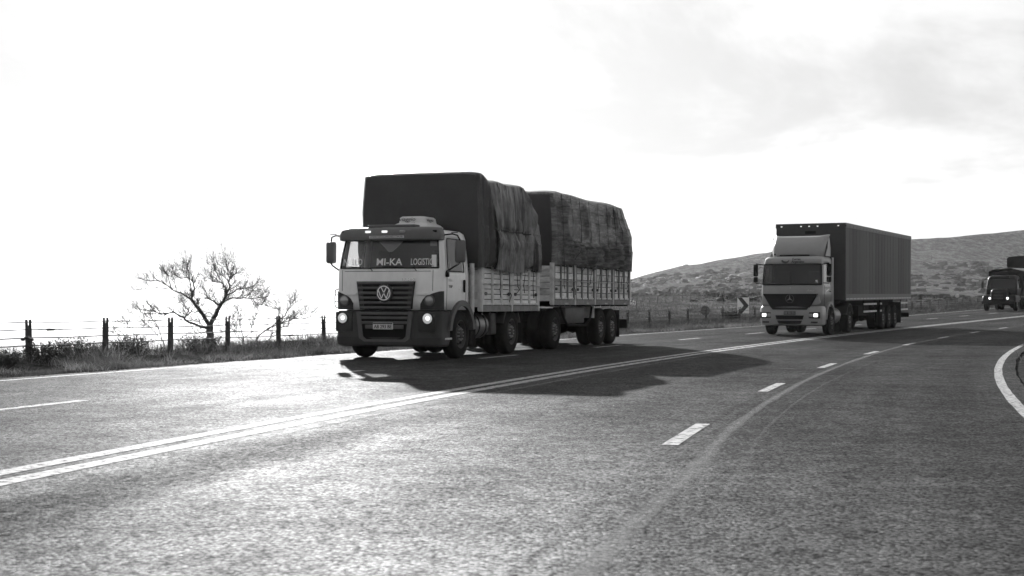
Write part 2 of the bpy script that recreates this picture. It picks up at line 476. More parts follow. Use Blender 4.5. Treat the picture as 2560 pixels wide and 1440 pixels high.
def rp(s, off, dz=0.0):
    x, y, z = road(s, off); return Vector((float(x), float(y), float(z) + dz))
def inv_road(x, y):
    x = np.asarray(x, float).ravel(); y = np.asarray(y, float).ravel()
    S = np.empty_like(x); O = np.empty_like(x)
    sx, sy, ss, sa = _x[::8], _y[::8], _s[::8], _ang[::8]
    for a in range(0, len(x), 4000):
        X, Y = x[a:a + 4000, None], y[a:a + 4000, None]
        j = ((X - sx) ** 2 + (Y - sy) ** 2).argmin(1)
        dx, dy = x[a:a + 4000] - sx[j], y[a:a + 4000] - sy[j]
        S[a:a + 4000] = ss[j] + dx * np.sin(sa[j]) + dy * np.cos(sa[j])
        O[a:a + 4000] = -dx * np.cos(sa[j]) + dy * np.sin(sa[j])
    return S, O

# value noise in numpy for terrain
_perm = rng.random((256, 256))
def vnoise(x, y):
    x = np.asarray(x, float); y = np.asarray(y, float)
    xi = np.floor(x).astype(int); yi = np.floor(y).astype(int); fx = x - xi; fy = y - yi
    fx = fx * fx * (3 - 2 * fx); fy = fy * fy * (3 - 2 * fy)
    g = lambda a, b: _perm[a % 256, b % 256]
    return (g(xi, yi) * (1 - fx) + g(xi + 1, yi) * fx) * (1 - fy) + (g(xi, yi + 1) * (1 - fx) + g(xi + 1, yi + 1) * fx) * fy - 0.5
def fbm(x, y, o=4):
    t = 0; a = 1.0
    for i in range(o): t = t + a * vnoise(x * 2 ** i + 17.3 * i, y * 2 ** i + 5.1 * i); a *= 0.5
    return t

# hill crest seen from the road: bearing (tangent) -> height at 650 m
HAZE_D, HAZE_G = 0.00008, 0.6
_cp = np.array([-3000, 300, 700, 950, 1120, 1260, 1400, 1565, 1700, 1930, 2270, 2560, 3100, 4200])
_cz = np.array([-115, -112, -95, -60, -25, 0, 9.5, 19, 24.5, 31, 36.5, 40.5, 46, 52])
def terrain(x, y):
    shp = np.shape(x); x = np.asarray(x, float).ravel(); y = np.asarray(y, float).ravel()
    s, off = inv_road(x, y)
    zr = road_z(s, off)
    r = np.hypot(x, y)
    px = 1280 + 3434 * np.tan(np.clip(np.arctan2(x, np.maximum(y, 1e-3)), -1.2, 1.2))
    px = np.where(y > 0, px, np.where(x < 0, -3000, 4200))
    zc = np.interp(px, _cp, _cz)
    dl = off - 16.0
    re = np.maximum(r - np.maximum(dl, 0), 5)
    t = np.clip(np.maximum(dl, 0) / np.maximum(660 - re, 60), 0, 1)
    tt = np.where(zc > 0, t ** 1.45, t)
    zl = zr + (zc - zr) * tt
    past = np.maximum(r - 660, 0) * (t > 0.99)
    zl = np.maximum(zl - past * 0.09, -118)
    hillw = np.clip((px - 1150) / 250, 0, 1) * np.clip(dl / 60, 0, 1) * (t < 1.01)
    zl = zl + hillw * (fbm(x / 60, y / 60, 4) * 2.2 * np.clip(dl / 250, 0, 1) + fbm(x / 9, y / 9, 3) * 0.35)
    # rocky ledges crossing the slope
    led = np.clip(1 - abs((r - 430) / 60), 0, 1)
    zl = zl + hillw * led * (fbm(x / 14 + 3, y / 30, 3)) * 1.6
    zright = zr - np.clip((-off - 3.5) * 0.08, 0, 1.2)
    z = np.where(off > 5, zl, zright)
    return z.reshape(shp), s.reshape(shp), off.reshape(shp)

# ------------------------------------------------------------------ ground sheet
def grid_mesh(name, X, Y, Z, wrap=False):
    m, n = X.shape
    v = np.stack([X, Y, Z], -1).reshape(-1, 3)
    i = np.arange(m - 1)[:, None]; j = np.arange(n if wrap else n - 1)[None, :]
    j2 = (j + 1) % n
    f = np.stack([i * n + j, i * n + j2, (i + 1) * n + j2, (i + 1) * n + j], -1).reshape(-1, 4)
    me = bpy.data.meshes.new(name)
    me.vertices.add(len(v)); me.vertices.foreach_set('co', v.ravel().astype(np.float32))
    me.loops.add(f.size); me.loops.foreach_set('vertex_index', f.ravel().astype(np.int32))
    me.polygons.add(len(f)); me.polygons.foreach_set('loop_start', (np.arange(len(f)) * 4).astype(np.int32))
    me.update(calc_edges=True); me.validate()
    return me
az = np.radians(np.concatenate([np.linspace(-180, -30, 40)[:-1], np.linspace(-30, 30, 430)[:-1], np.linspace(30, 180, 40)[:-1]]))
rad = np.concatenate([[0.3, 1.5], np.geomspace(3, 12000, 190)])
AZ, RAD = np.meshgrid(az, rad)
GX, GY = RAD * np.sin(AZ), RAD * np.cos(AZ)
GZ, GS, GO = terrain(GX, GY)
strip = np.clip((GO + 9.0) / 1.5, 0, 1) * np.clip((22.0 - GO) / 1.5, 0, 1) * np.clip((GS + 18) / 4, 0, 1) * np.clip((205 - GS) / 4, 0, 1)
GZ = GZ - strip * 0.7
me = grid_mesh('ground', GX, GY, GZ, wrap=True)
tag(link('ground', me, 'ground', smooth=180), kind='structure')

ss = np.concatenate([np.arange(-16, 40, 0.35), np.arange(40, 100, 0.7), np.arange(100, 203, 1.6)])
def strip_mesh(name, offs, zfun):
    Sg, Og = np.meshgrid(ss, offs, indexing='ij')
    x, y, _ = road(Sg, Og)
    return grid_mesh(name, x, y, zfun(x, y, Sg, Og))
def verge_z(x, y, s, o):
    t, _, _ = terrain(x, y)
    w = np.clip((o - 12.0) / 1.0, 0, 1)
    b = np.clip(1 - abs(o - 14.8) / 2.2, 0, 1)
    return t + 0.01 + w * (fbm(x * 0.9, y * 0.9, 3) * 0.16 + 0.03) + b * 0.10 - (o < 12.0) * 0.06
tag(link('grass_verge', strip_mesh('grass_verge', np.concatenate([np.arange(11.8, 18, 0.2), np.arange(18, 23, 0.5)]), verge_z), 'verge_soil', smooth=180), kind='structure')
def verge_r(x, y, s, o):
    t, _, _ = terrain(x, y)
    w = np.clip((-o - 2.3) / 1.0, 0, 1)
    return t + w * (fbm(x * 0.9, y * 0.9, 3) * 0.14 + 0.02) - (o > -2.2) * 0.06
tag(link('inner_verge', strip_mesh('inner_verge', np.arange(-9.5, -1.79, 0.25), verge_r), 'verge_soil', smooth=180), kind='structure')

# ------------------------------------------------------------------ road and its markings
def edge_wob(s, k): return 0.05 * vnoise(s * 1.3, k)
Sg, Og = np.meshgrid(ss, np.linspace(0, 1, 57), indexing='ij')
lo = -2.12 + edge_wob(Sg, 3.3); hi = 12.02 + edge_wob(Sg, 9.7)
Og2 = lo + (hi - lo) * Og
rx, ry, rz = road(Sg, Og2)
rme = grid_mesh('road', rx, ry, rz + 0.012)
lane_pos = np.where(Og2 < OFF_D2, Og2 - (OFF_D2 + OFF_E1) / 2, np.where(Og2 < OFF_C, Og2 - (OFF_C + OFF_D2) / 2, np.where(Og2 < OFF_D1, Og2 - (OFF_D1 + OFF_C) / 2, Og2 - (OFF_E0 + OFF_D1) / 2)))
rme.attributes.new('lane_pos', 'FLOAT', 'POINT').data.foreach_set('value', (lane_pos.ravel()).astype(np.float32))
road_o = tag(link('road', rme, 'asphalt', smooth=180), kind='structure')
def ribbon(name, s0, s1, o0, o1, m, dz=0.016, wob=0.006, step=0.4):
    n = max(2, int((s1 - s0) / step) + 1)
    s = np.linspace(s0, s1, n)
    a = o0 + wob * vnoise(s * 2.1, 4.2 + o0) * 2; b = o1 + wob * vnoise(s * 2.3, 8.8 + o1) * 2
    mid = np.linspace(0, 1, 3)[None, :]
    O = a[:, None] * (1 - mid) + b[:, None] * mid
    S = np.repeat(s[:, None], 3, 1)
    x, y, z = road(S, O)
    return link(name, grid_mesh(name, x, y, z + dz), m, road_o)
ribbon('edge_line', -15, 200, OFF_E0 - 0.06, OFF_E0 + 0.06, 'road_paint')
ribbon('edge_line', -15, 200, OFF_E1 - 0.065, OFF_E1 + 0.065, 'road_paint')
ribbon('centre_line', -15, 200, 4.58, 4.75, 'road_paint')
ribbon('centre_line', -15, 200, 4.88, 5.04, 'road_paint')
for i in range(-2, 22):
    ribbon('lane_dash', 18.9 - 7.5 + 7.5 * i, 18.9 - 7.5 + 7.5 * i + 2.15, OFF_D1 - 0.075, OFF_D1 + 0.075, 'road_paint')
for i in range(0, 22):
    ribbon('lane_dash', 10.63 + 7.2 * i, 10.63 + 7.2 * i + 2.05, OFF_D2 - 0.065, OFF_D2 + 0.065, 'road_paint', wob=0.002)
# worn pale seam along the lane joint, fainter ones beside it, tyre-dark stains
def seam(name, pts, w, dz, m='road_seam', top=1.0):
    p = np.array(pts); s = np.arange(p[0, 0], p[-1, 0], 0.25)
    o = np.interp(s, p[:, 0], p[:, 1]) + 0.03 * vnoise(s * 0.7, 2.2)
    ww = w * (0.8 + 0.6 * vnoise(s * 1.1, 6.1))
    prof = np.array([-1, -.55, 0, .55, 1]); fd = np.array([0, .75, 1, .75, 0]) * top
    x, y, z = road(np.repeat(s[:, None], 5, 1), o[:, None] + ww[:, None] * prof)
    me = grid_mesh(name, x, y, z + dz)
    ends = np.clip(np.minimum(s - s[0], s[-1] - s) / 2.0, 0, 1)
    me.attributes.new('fade', 'FLOAT', 'POINT').data.foreach_set('value', (ends[:, None] * fd[None, :]).ravel().astype(np.float32))
    return link(name, me, m, road_o)
seam('asphalt_seam', [(1, 0.84), (6, 0.80), (9, 0.77), (13, 0.84), (23, 0.90), (30, 0.95), (39, 1.10), (70, 1.14)], 0.09, 0.0160, top=.62)
seam('asphalt_seam', [(6, 0.44), (13, 0.54), (17, 0.55), (24, 0.50), (30, 0.52)], 0.035, 0.0162, top=.22)
seam('asphalt_seam', [(9, 4.36), (14, 4.30), (20, 4.28), (45, 4.35)], 0.07, 0.0162, top=.5)
seam('tyre_stain', [(2.5, 3.9), (6, 3.85), (9, 3.9), (13, 4.0)], 0.62, 0.0140, 'road_stain', .5)
seam('tyre_stain', [(6, -.3), (20, -.4), (60, -.4)], 0.35, 0.0140, 'road_stain', .16)
seam('tyre_stain', [(4, 2.9), (30, 2.95), (70, 2.9)], 0.4, 0.0140, 'road_stain', .22)
seam('tyre_stain', [(10, 6.5), (40, 6.5), (90, 6.5)], 0.4, 0.0140, 'road_stain', .25)
seam('tyre_stain', [(10, 9.9), (40, 9.9), (90, 9.9)], 0.4, 0.0140, 'road_stain', .25)

# ------------------------------------------------------------------ vehicle building blocks (local frame: front = -Y, image right = +X)
def wheel_mesh(rad=0.5, w=0.28, tag_='a'):
    """meshes of a tyre, a rim and its hub nuts; the outer face is at +X"""
    t = MB(); h = w / 2
    t.lathe([(-h, rad * .60), (-h - .005, rad * .78), (-h + .015, rad * .93), (-h + .05, rad * .985), (-h + .09, rad), (-.02, rad), (-.015, rad - .012), (.015, rad - .012), (.02, rad),
             (h - .09, rad), (h - .05, rad * .985), (h - .015, rad * .93), (h + .005, rad * .78), (h, rad * .60)], (0, 0, 0), 'x', 40, closed=True)
    r = MB()
    r.lathe([(-h * .8, rad * .57), (h * .92, rad * .60), (h * .95, rad * .56), (h * .55, rad * .50), (h * .35, rad * .42), (h * .75, rad * .30), (h * .80, rad * .17), (h * 1.05, rad * .15), (h * 1.1, rad * .10), (h * 1.1, 0.0)], (0, 0, 0), 'x', 32)
    nn = MB()
    for k in range(10):
        a = 2 * PI * k / 10; c = (h * .72, rad * .235 * math.cos(a), rad * .235 * math.sin(a))
        nn.tube([c, (c[0] + .045, c[1], c[2])], .018, 6)
    hl = MB()
    for k in range(8):
        a = 2 * PI * (k + .5) / 8; c = (h * .46, rad * .40 * math.cos(a), rad * .40 * math.sin(a))
        hl.tube([(c[0] - .03, c[1], c[2]), (c[0] + .03, c[1], c[2])], .028, 8)
    return t, r, nn, hl
class WheelSet:
    def __init__(s, rad, w):
        s.rad = rad; s.w = w; s.first = None
    def place(s, parent, x, y, side, label=None):
        if s.first is None:
            t, r, nn, hl = wheel_mesh(s.rad, s.w)
            wo = t.build('wheel', 'rubber', parent, smooth=40)
            r.build('rim', 'rim', wo, smooth=40)
            nn.build('wheel_nuts', 'rim_nut', wo, smooth=40)['kind'] = 'stuff'
            hl.build('rim_holes', 'black', wo)['kind'] = 'stuff'
            s.first = wo
        else:
            wo = copy_tree(s.first, parent)
        wo.parent = parent
        wo.location = (x, y, s.rad); wo.rotation_euler = (random.uniform(0, 6.28) if side > 0 else random.uniform(0, 6.28), 0, 0 if side > 0 else PI)
        return wo

def cab_loft(levels, ys, nf=9, na=5):
    """rings of points; ys: fractions along the side from the back (0) to the corner (1). Columns: left side, left corner, front, right corner, right side"""
    cols = [('L', t) for t in ys] + [('A', (k + 1) / (na + 1)) for k in range(na)] + [('F', k / (nf - 1)) for k in range(nf)] \
        + [('B', (k + 1) / (na + 1)) for k in range(na)] + [('R', t) for t in reversed(ys)]
    rows = []
    for z, hw, yf, yb, r, bulge in levels:
        row = []
        for kind, t in cols:
            yc = yf + r
            if kind == 'L': p = (-hw, yb + (yc - yb) * t)
            elif kind == 'A': a = t * PI / 2; p = (-hw + r - r * math.cos(a), yc - r * math.sin(a))
            elif kind == 'F': x = (-hw + r) + 2 * (hw - r) * t; p = (x, yf - bulge * (1 - (x / max(hw - r, 1e-3)) ** 2))
            elif kind == 'B': a = t * PI / 2; p = (hw - r + r * math.sin(a), yc - r * math.cos(a))
            else: p = (hw, yb + (yc - yb) * t)
            row.append((p[0], p[1], z))
        rows.append(row)
    return rows, cols
def loft_faces(rows, pick):
    """pick(level, column) -> part key; returns {key: MB}; columns wrap round the back"""
    out = {}; n = len(rows[0])
    for i in range(len(rows) - 1):
        for k in range(n):
            key = pick(i, k)
            if key is None: continue
            k2 = (k + 1) % n
            mb = out.setdefault(key, MB())
            mb.add([rows[i][k], rows[i][k2], rows[i + 1][k2], rows[i + 1][k]], [(0, 1, 2, 3)])
    return out
def weld(mb):
    idx = {}; v = []; mp = []
    for p in mb.v:
        q = (round(p[0], 5), round(p[1], 5), round(p[2], 5))
        if q not in idx: idx[q] = len(v); v.append(p)
        mp.append(idx[q])
    mb.v = v; mb.f = [tuple(mp[i] for i in f) for f in mb.f]; return mb
def solid(o, t):
    m = o.modifiers.new('solidify', 'SOLIDIFY'); m.thickness = t; m.offset = -1; return o
def arc_band(mb, x0, x1, cy, cz, r0, r1, a0, a1, n=14):
    """part ring in the YZ plane, extruded in X"""
    pts = [(cy + r1 * math.cos(a0 + (a1 - a0) * k / n), cz + r1 * math.sin(a0 + (a1 - a0) * k / n)) for k in range(n + 1)]
    pin = [(cy + r0 * math.cos(a0 + (a1 - a0) * k / n), cz + r0 * math.sin(a0 + (a1 - a0) * k / n)) for k in range(n + 1)]
    for k in range(n):
        mb.prism([pts[k], pts[k + 1], pin[k + 1], pin[k]], x0, x1, 'x')
    return mb
def disc_y(mb, x, y, z, r, t=0.02, n=28):
    return mb.lathe([(0, r), (-t * .7, r), (-t, r * .93), (-t, 0)], (x, y, z), 'y', n)
def ring_y(mb, x, y, z, r0, r1, t=0.02, n=32):
    return mb.lathe([(0, r1), (-t, r1), (-t, r0), (0, r0)], (x, y, z), 'y', n, closed=True)
def axle(parent, y, track, rad, dual, ws, z=None):
    m = MB(); m.tube([(-track, y, rad), (track, y, rad)], .06, 10)
    if dual: m.lathe([(-.2, .0), (-.16, .16), (0, .21), (.16, .16), (.2, 0)], (0, y, rad), 'x', 14)
    for s in (-1, 1): m.box(s * .48 - .045, s * .48 + .045, y - .55, y + .55, rad + .05, rad + .13)
    m.build('axle', 'chassis', parent, smooth=40)
    for s in (-1, 1):
        ws.place(parent, s * track, y, s)
        if dual: ws.place(parent, s * (track - ws.w - .05), y, s)

def place_root(name, s, off, phi_deg, dz=0.012):
    p = rp(s, off, dz)
    slope = G1 + G2 * s
    return empty(name, p, (math.atan(slope), BANK, -R(phi_deg)))
def world_root(name, x, y, phi_deg, dz=0.012):
    s, o = inv_road([x], [y]); s = float(s[0]); o = float(o[0])
    z = float(road_z(s, o)) + dz
    return empty(name, (x, y, z), (math.atan(G1 + G2 * s), BANK, -R(phi_deg)))

# ================================================================== truck in front: cargo truck with boarded bed
T1X, T1Y, T1PHI = -2.137, 28.66, 20.0
t1 = world_root('cargo_truck', T1X, T1Y, T1PHI)
tag(t1, 'light grey flat-fronted cargo truck with MI-KA on its windscreen, leading the convoy', 'truck')
# chassis rails, cross members
m = MB()
for s in (-1, 1): m.box(s * .43 - .04, s * .43 + .04, -1.0, 4.55, .62, .86)
for y in (-.9, .7, 1.6, 2.4, 3.6, 4.5): m.box(-.40, .40, y - .05, y + .05, .66, .80)
m.box(-.34, .34, -.6, .9, .42, 1.0, .05)
m.build('chassis', 'chassis', t1)
ws1 = WheelSet(.5, .28)
axle(t1, 0, 1.02, .5, False, ws1)
axle(t1, 3.0, 1.04, .5, True, ws1)
# cab shell
YS = [0, .10, .20, .45, .70, .86, 1.0]
LV = [(1.00, 1.150, -1.10, .40, .20, .02), (1.20, 1.160, -1.115, .40, .20, .025), (1.45, 1.165, -1.115, .40, .20, .03), (1.70, 1.165, -1.105, .40, .20, .04), (1.78, 1.160, -1.10, .40, .20, .04),
      (1.84, 1.155, -1.09, .40, .20, .045), (2.05, 1.13, -1.055, .40, .19, .05), (2.25, 1.105, -1.015, .40, .19, .05), (2.38, 1.09, -.985, .40, .19, .05), (2.44, 1.085, -.97, .40, .19, .05), (2.56, 1.055, -.91, .38, .22, .04), (2.62, .98, -.80, .32, .26, .03), (2.64, .80, -.60, .2, .2, .0)]
rows, cols = cab_loft(LV, YS)
nL = len(YS); iA = nL; iF = nL + 5; iB = iF + 9; iR = iB + 5; NC = len(cols)
def pick1(i, k):
    kind = cols[k][0]
    if 5 <= i <= 8 and iA + 3 <= k < iB + 2: return 'windscreen'
    if 4 <= i <= 8 and (2 <= k <= 4): return 'window_far'
    if 4 <= i <= 8 and (iR + (nL - 1) - 5 <= k <= iR + (nL - 1) - 3): return 'window_near'
    if i <= 9 and k == NC - 1: return 'back'
    return 'body'
pk = loft_faces(rows, pick1)
body = pk['body']; body.add(rows[-1], [tuple(range(NC))])
cab = solid(weld(body).build('cab_body', 'cab_paint', t1, smooth=35), .035)
solid(weld(pk['back']).build('rear_wall', 'interior', t1), .03)
ws_o = weld(pk['windscreen']).build('windscreen', 'glass', t1, smooth=60)
for k in ('window_far', 'window_near'): weld(pk[k]).build('side_window', 'glass', t1, smooth=60)
m = MB().box(-1.1, 1.1, -1.04, .38, 1.0, 1.03); m.build('cab_floor', 'interior', t1)
m = MB().box(-1.08, 1.08, -1.03, -.62, 1.35, 1.80, .06); m.build('dashboard', 'interior', t1, smooth=40)
for sx in (-.62, .62):
    m = MB().box(sx - .26, sx + .26, -.38, .12, 1.30, 1.46, .06).box(sx - .25, sx + .25, .05, .2, 1.42, 2.02, .06).box(sx - .14, sx + .14, .07, .18, 2.03, 2.24, .04).box(sx - .2, sx + .2, -.3, .1, 1.0, 1.32)
    m.build('seat', 'seat', t1, smooth=40)
m = MB(); m.lathe([(-.012, .21), (.012, .21), (.012, .24), (-.012, .24)], (0, 0, 0), 'y', 28, closed=True)
sw = m.build('steering_wheel', 'black', t1, smooth=40); sw.location = (.62, -.62, 1.86); sw.rotation_euler = (R(55), 0, 0)
# pennant hung at the top of the windscreen, sun screens
m = MB().prism([(-.24, 2.38), (.30, 2.38), (.20, 2.28), (.06, 2.17), (-.02, 2.165), (-.10, 2.25)], -.995, -.98, 'y'); m.build('pennant', 'cab_paint_far', t1)
m = MB().prism([(.96, 2.10), (1.06, 2.10), (1.06, 1.86), (.96, 1.86)], -1.075, -1.065, 'y'); m.build('window_sticker', 'sign_white', t1)
m = MB().box(.86, 1.02, -.93, -.91, 2.28, 2.38, .02); m.build('sun_screen', 'cab_paint_far', t1)
# windscreen lettering on a dark band, seals
m = MB()
for r_ in ((5, 'b'), (9, 't')):
    seq = [rows[r_[0]][k] for k in range(iA + 3, iB + 3)]
    m.tube([(p[0], p[1] - .004, p[2]) for p in seq], .014, 6)
for k in (iA + 3, iB + 2): m.tube([(rows[i][k][0], rows[i][k][1] - .003, rows[i][k][2]) for i in range(5, 10)], .014, 6)
m.build('windscreen_seal', 'black', t1, smooth=60)
for k0, k1 in ((2, 5), (iR + 1, iR + 4)):
    loop = [rows[4][k] for k in range(k0, k1 + 1)] + [rows[i][k1] for i in range(5, 10)] + [rows[9][k] for k in range(k1 - 1, k0 - 1, -1)] + [rows[i][k0] for i in range(8, 3, -1)]
    MB().tube(loop, .012, 6).build('window_seal', 'black', t1, smooth=60)
def ws_y(x, z): return np.interp(z, [1.84, 2.05, 2.25, 2.38, 2.44], [-1.09, -1.055, -1.015, -.985, -.97]) - .05 * (1 - (x / .96) ** 2)
for bd, x, w in (('N', -.93, .10), ('LLO', -.66, .22), ('MI-KA', .065, .56), ('LOGISTIC', .76, .46)):
    big = bd == 'MI-KA'
    text('windscreen_lettering', bd, .20 if big else .19, (x, float(ws_y(x, 1.955)) - (.012 if big else .010) - .004, 1.955), (R(90 - 9), 0, R(6.0 * x)), 'letter_light' if big else 'sign_white', t1, width=w, bold=.002 if big else 0)
# visor with marker lamps and lettering
VL = [(2.395, 1.09, -1.075, -.80, .16, .05), (2.41, 1.12, -1.12, -.80, .17, .06), (2.50, 1.13, -1.13, -.80, .18, .06), (2.60, 1.10, -1.09, -.80, .18, .06), (2.655, 1.04, -1.0, -.78, .2, .05), (2.67, .9, -.9, -.76, .16, .03)]
vr, vc = cab_loft(VL, [0, 1.0])
m = loft_faces(vr, lambda i, k: 'v')['v']; m.add(vr[0], [tuple(range(len(vc)))]).add(vr[-1], [tuple(range(len(vc)))])
vis = weld(m).build('sun_visor', 'visor', t1, smooth=50)
for i, (x, lit) in enumerate(((-.40, 1), (-.03, 1), (.36, 0), (-.96, 0), (1.0, 0))):
    yv = -1.115 - .06 * (1 - (x / .94) ** 2) if abs(x) < .9 else -1.07
    m = MB().box(x - .06, x + .06, yv - .02, yv + .05, 2.545, 2.59, .015)
    m.build('marker_lamp', ('lamp_marker' if lit else ('lamp_dim' if abs(x) < .9 else 'black')), vis, smooth=40)
m = MB().box(-.36, .40, -1.19, -1.17, 2.435, 2.485); m.build('name_strip', 'plate_white', vis)
text('strip_lettering', 'WWW.TATOCAMIONES.COM.AR', .052, (.02, -1.195, 2.46), FRONT, 'letter_dark', vis, width=.72)
m = MB().box(-.50, .55, -.98, -.72, 2.655, 2.72, .02); m.build('roof_grille', 'plastic_grey', t1, smooth=40)
# roof air conditioner
AL = [(2.64, .42, -.42, .45, .12, .02), (2.72, .42, -.42, .45, .14, .03), (2.76, .38, -.38, .42, .16, .03), (2.80, .30, -.30, .38, .14, .02), (2.90, .285, -.28, .36, .12, .02), (2.93, .25, -.24, .32, .1, .0)]
ar, ac_ = cab_loft(AL, [0, 1.0])
m = loft_faces(ar, lambda i, k: 'v')['v']; m.add(ar[-1], [tuple(range(len(ac_)))])
ac = weld(m).build('roof_cooler', 'white_plastic', t1, smooth=35); ac.location = (.12, .05, 0)
text('cooler_lettering', 'viaggio', .11, (-.06, -.31, 2.865), (R(84), 0, 0), 'letter_dark', ac, shear=.25, width=.36)
text('cooler_lettering', 'Basic', .085, (.02, -.335, 2.785), (R(60), 0, 0), 'letter_dark', ac, shear=.25, width=.2)
text('cooler_lettering', 'viaggio', .09, (.295, .05, 2.86), (R(86), 0, R(90)), 'letter_dark', ac, shear=.25, width=.34)
# grille with slats, emblem
m = MB().prism([(-.635, 1.57), (.635, 1.57), (.56, 1.005), (-.56, 1.005)], -1.175, -1.10, 'y')
gr = m.build('grille', 'black', t1)
for i in range(6):
    z = 1.535 - i * .098; w = .625 - (1.57 - z) * .12
    MB().box(-w, w, -1.215, -1.165, z - .025, z + .025, .012).build('slat', 'plastic_grey', gr, smooth=40)
for s in (-1, 1): MB().prism([(s * .635, 1.57), (s * .53, 1.57), (s * .47, 1.005), (s * .56, 1.005)], -1.20, -1.17, 'y').build('grille_side', 'plastic', gr)
m = disc_y(MB(), 0, -1.20, 1.335, .185, .05); em = m.build('emblem', 'plastic', t1, smooth=40)
ring_y(MB(), 0, -1.245, 1.335, .128, .150, .02).build('emblem_ring', 'chrome', em, smooth=40)
m = MB()
def stroke(x0, z0, x1, z1, w=.021):
    d = Vector((x1 - x0, z1 - z0)).normalized(); nx, nz = -d.y * w / 2, d.x * w / 2
    m.prism([(x0 + nx, 1.335 + z0 + nz), (x1 + nx, 1.335 + z1 + nz), (x1 - nx, 1.335 + z1 - nz), (x0 - nx, 1.335 + z0 - nz)], -1.262, -1.248, 'y')
for sg in (-1, 1):
    stroke(sg * .058, .118, sg * .004, .014)
    stroke(sg * .118, .060, sg * .055, -.108)
    stroke(sg * .055, -.108, sg * .004, -.008)
m.build('emblem_letters', 'chrome', em)
for s in (-1, 1): MB().tube([(s * 1.0, float(np.interp(z, [l[0] for l in LV], [l[2] for l in LV])) + .002, z) for z in np.linspace(1.38, 1.80, 6)], .005, 4).build('panel_gap', 'black', t1)
MB().tube([(x, -1.10 - .04 * (1 - (x / .96) ** 2) - .002, 1.775) for x in np.linspace(-.95, .95, 12)], .005, 4).build('panel_gap', 'black', t1)
text('model_number', '17.280', .075, (.50, -1.165, 1.605), FRONT, 'chrome', t1, width=.27)
for s in (-1, 1):
    MB().box(min(s * .66, s * .88), max(s * .66, s * .88), -1.155, -1.13, 1.30, 1.335).build('badge_stripe', 'sign_white', t1)
# dark corner panels with round upper lamps
for s in (-1, 1):
    m = MB()
    P = [(.74, 1.0), (.74, 1.10), (.80, 1.22), (.93, 1.30), (1.12, 1.37), (1.172, 1.37), (1.172, 1.0)]
    def cy(x, z): return (-1.122 if x < .95 else -1.122 + .20 * (1 - math.sqrt(max(0, 1 - min(1, (x - .955) / .215) ** 2)))) - .012
    top = [(.74, 1.12), (.80, 1.22), (.86, 1.265), (.93, 1.30), (1.0, 1.33), (1.06, 1.35), (1.12, 1.37), (1.15, 1.375), (1.172, 1.378)]
    v = []; f = []
    for x, z in top:
        v += [(s * x, cy(x, z), 1.004), (s * x, cy(x, z), z), (s * x, cy(x, z) + .05, 1.004), (s * x, cy(x, z) + .05, z)]
    for k in range(len(top) - 1):
        a, b = 4 * k, 4 * k + 4
        f += [(a, b, b + 1, a + 1), (a + 1, b + 1, b + 3, a + 3), (a, a + 2, b + 2, b)]
    m.add(v, f); hp = m.build('lamp_panel', 'plastic', t1, smooth=30)
    m = ring_y(MB(), s * .94, -1.135, 1.19, .095, .112, .03); m.build('lamp_rim', 'plastic_grey', hp, smooth=40)
    m = MB().lathe([(0, .097), (-.03, .088), (-.048, .05), (-.053, 0)], (s * .94, -1.135, 1.19), 'y', 24); m.build('headlamp', 'lamp_glass', hp, smooth=60)
    ring_y(MB(), s * .94, -1.172, 1.19, .030, .040, .012, 16).build('lamp_bulb', 'chrome', hp, smooth=40)
# bumper
BL = [(.26, 1.10, -1.13, -.62, .22, .03), (.30, 1.15, -1.19, -.62, .22, .03), (.45, 1.165, -1.20, -.62, .22, .03), (.47, 1.155, -1.185, -.62, .22, .03), (.90, 1.155, -1.175, -.62, .22, .03), (.965, 1.15, -1.165, -.62, .22, .03), (.985, 1.12, -1.13, -.62, .2, .03)]
br, bc = cab_loft(BL, [0, .5, 1.0])
m = loft_faces(br, lambda i, k: None if k == len(bc) - 1 else 'b')['b']
m.add(br[-1], [tuple(range(len(bc)))]); m.add(br[0], [tuple(range(len(bc)))])
bump = weld(m).build('bumper', 'plastic', t1, smooth=40)
m = MB().prism([(-.55, .97), (.55, .97), (.50, .46), (.42, .40), (-.42, .40), (-.50, .46)], -1.225, -1.19, 'y'); lg = m.build('lower_grille', 'black', t1)
m = MB()
for s in (-1, 1): m.prism([(s * .62, .97), (s * .53, .97), (s * .47, .47), (s * .40, .41), (s * .44, .36), (s * .56, .43)], -1.245, -1.19, 'y')
m.prism([(-.44, .36), (.44, .36), (.40, .41), (-.40, .41)], -1.244, -1.19, 'y'); m.build('grille_surround', 'plastic_grey', lg)
for z in (.93, .84, .745): MB().box(-.53 + (.97 - z) * .1, .53 - (.97 - z) * .1, -1.262, -1.21, z - .026, z + .026, .012).build('slat', 'plastic_grey', lg, smooth=40)
m = MB().box(-.42, .42, -1.250, -1.215, .62, .70, .01); m.build('plate_carrier', 'plastic_grey', lg, smooth=40)
m = MB().box(-.235, .205, -1.272, -1.256, .61, .745, .006); npl = m.build('number_plate', 'plate_white', t1, smooth=40)
MB().box(-.228, .198, -1.275, -1.270, .715, .739).build('plate_band', 'letter_dark', npl)
text('plate_lettering', 'AB 293 BE', .10, (-.015, -1.275, .662), FRONT, 'letter_dark', npl, width=.39, bold=.002)
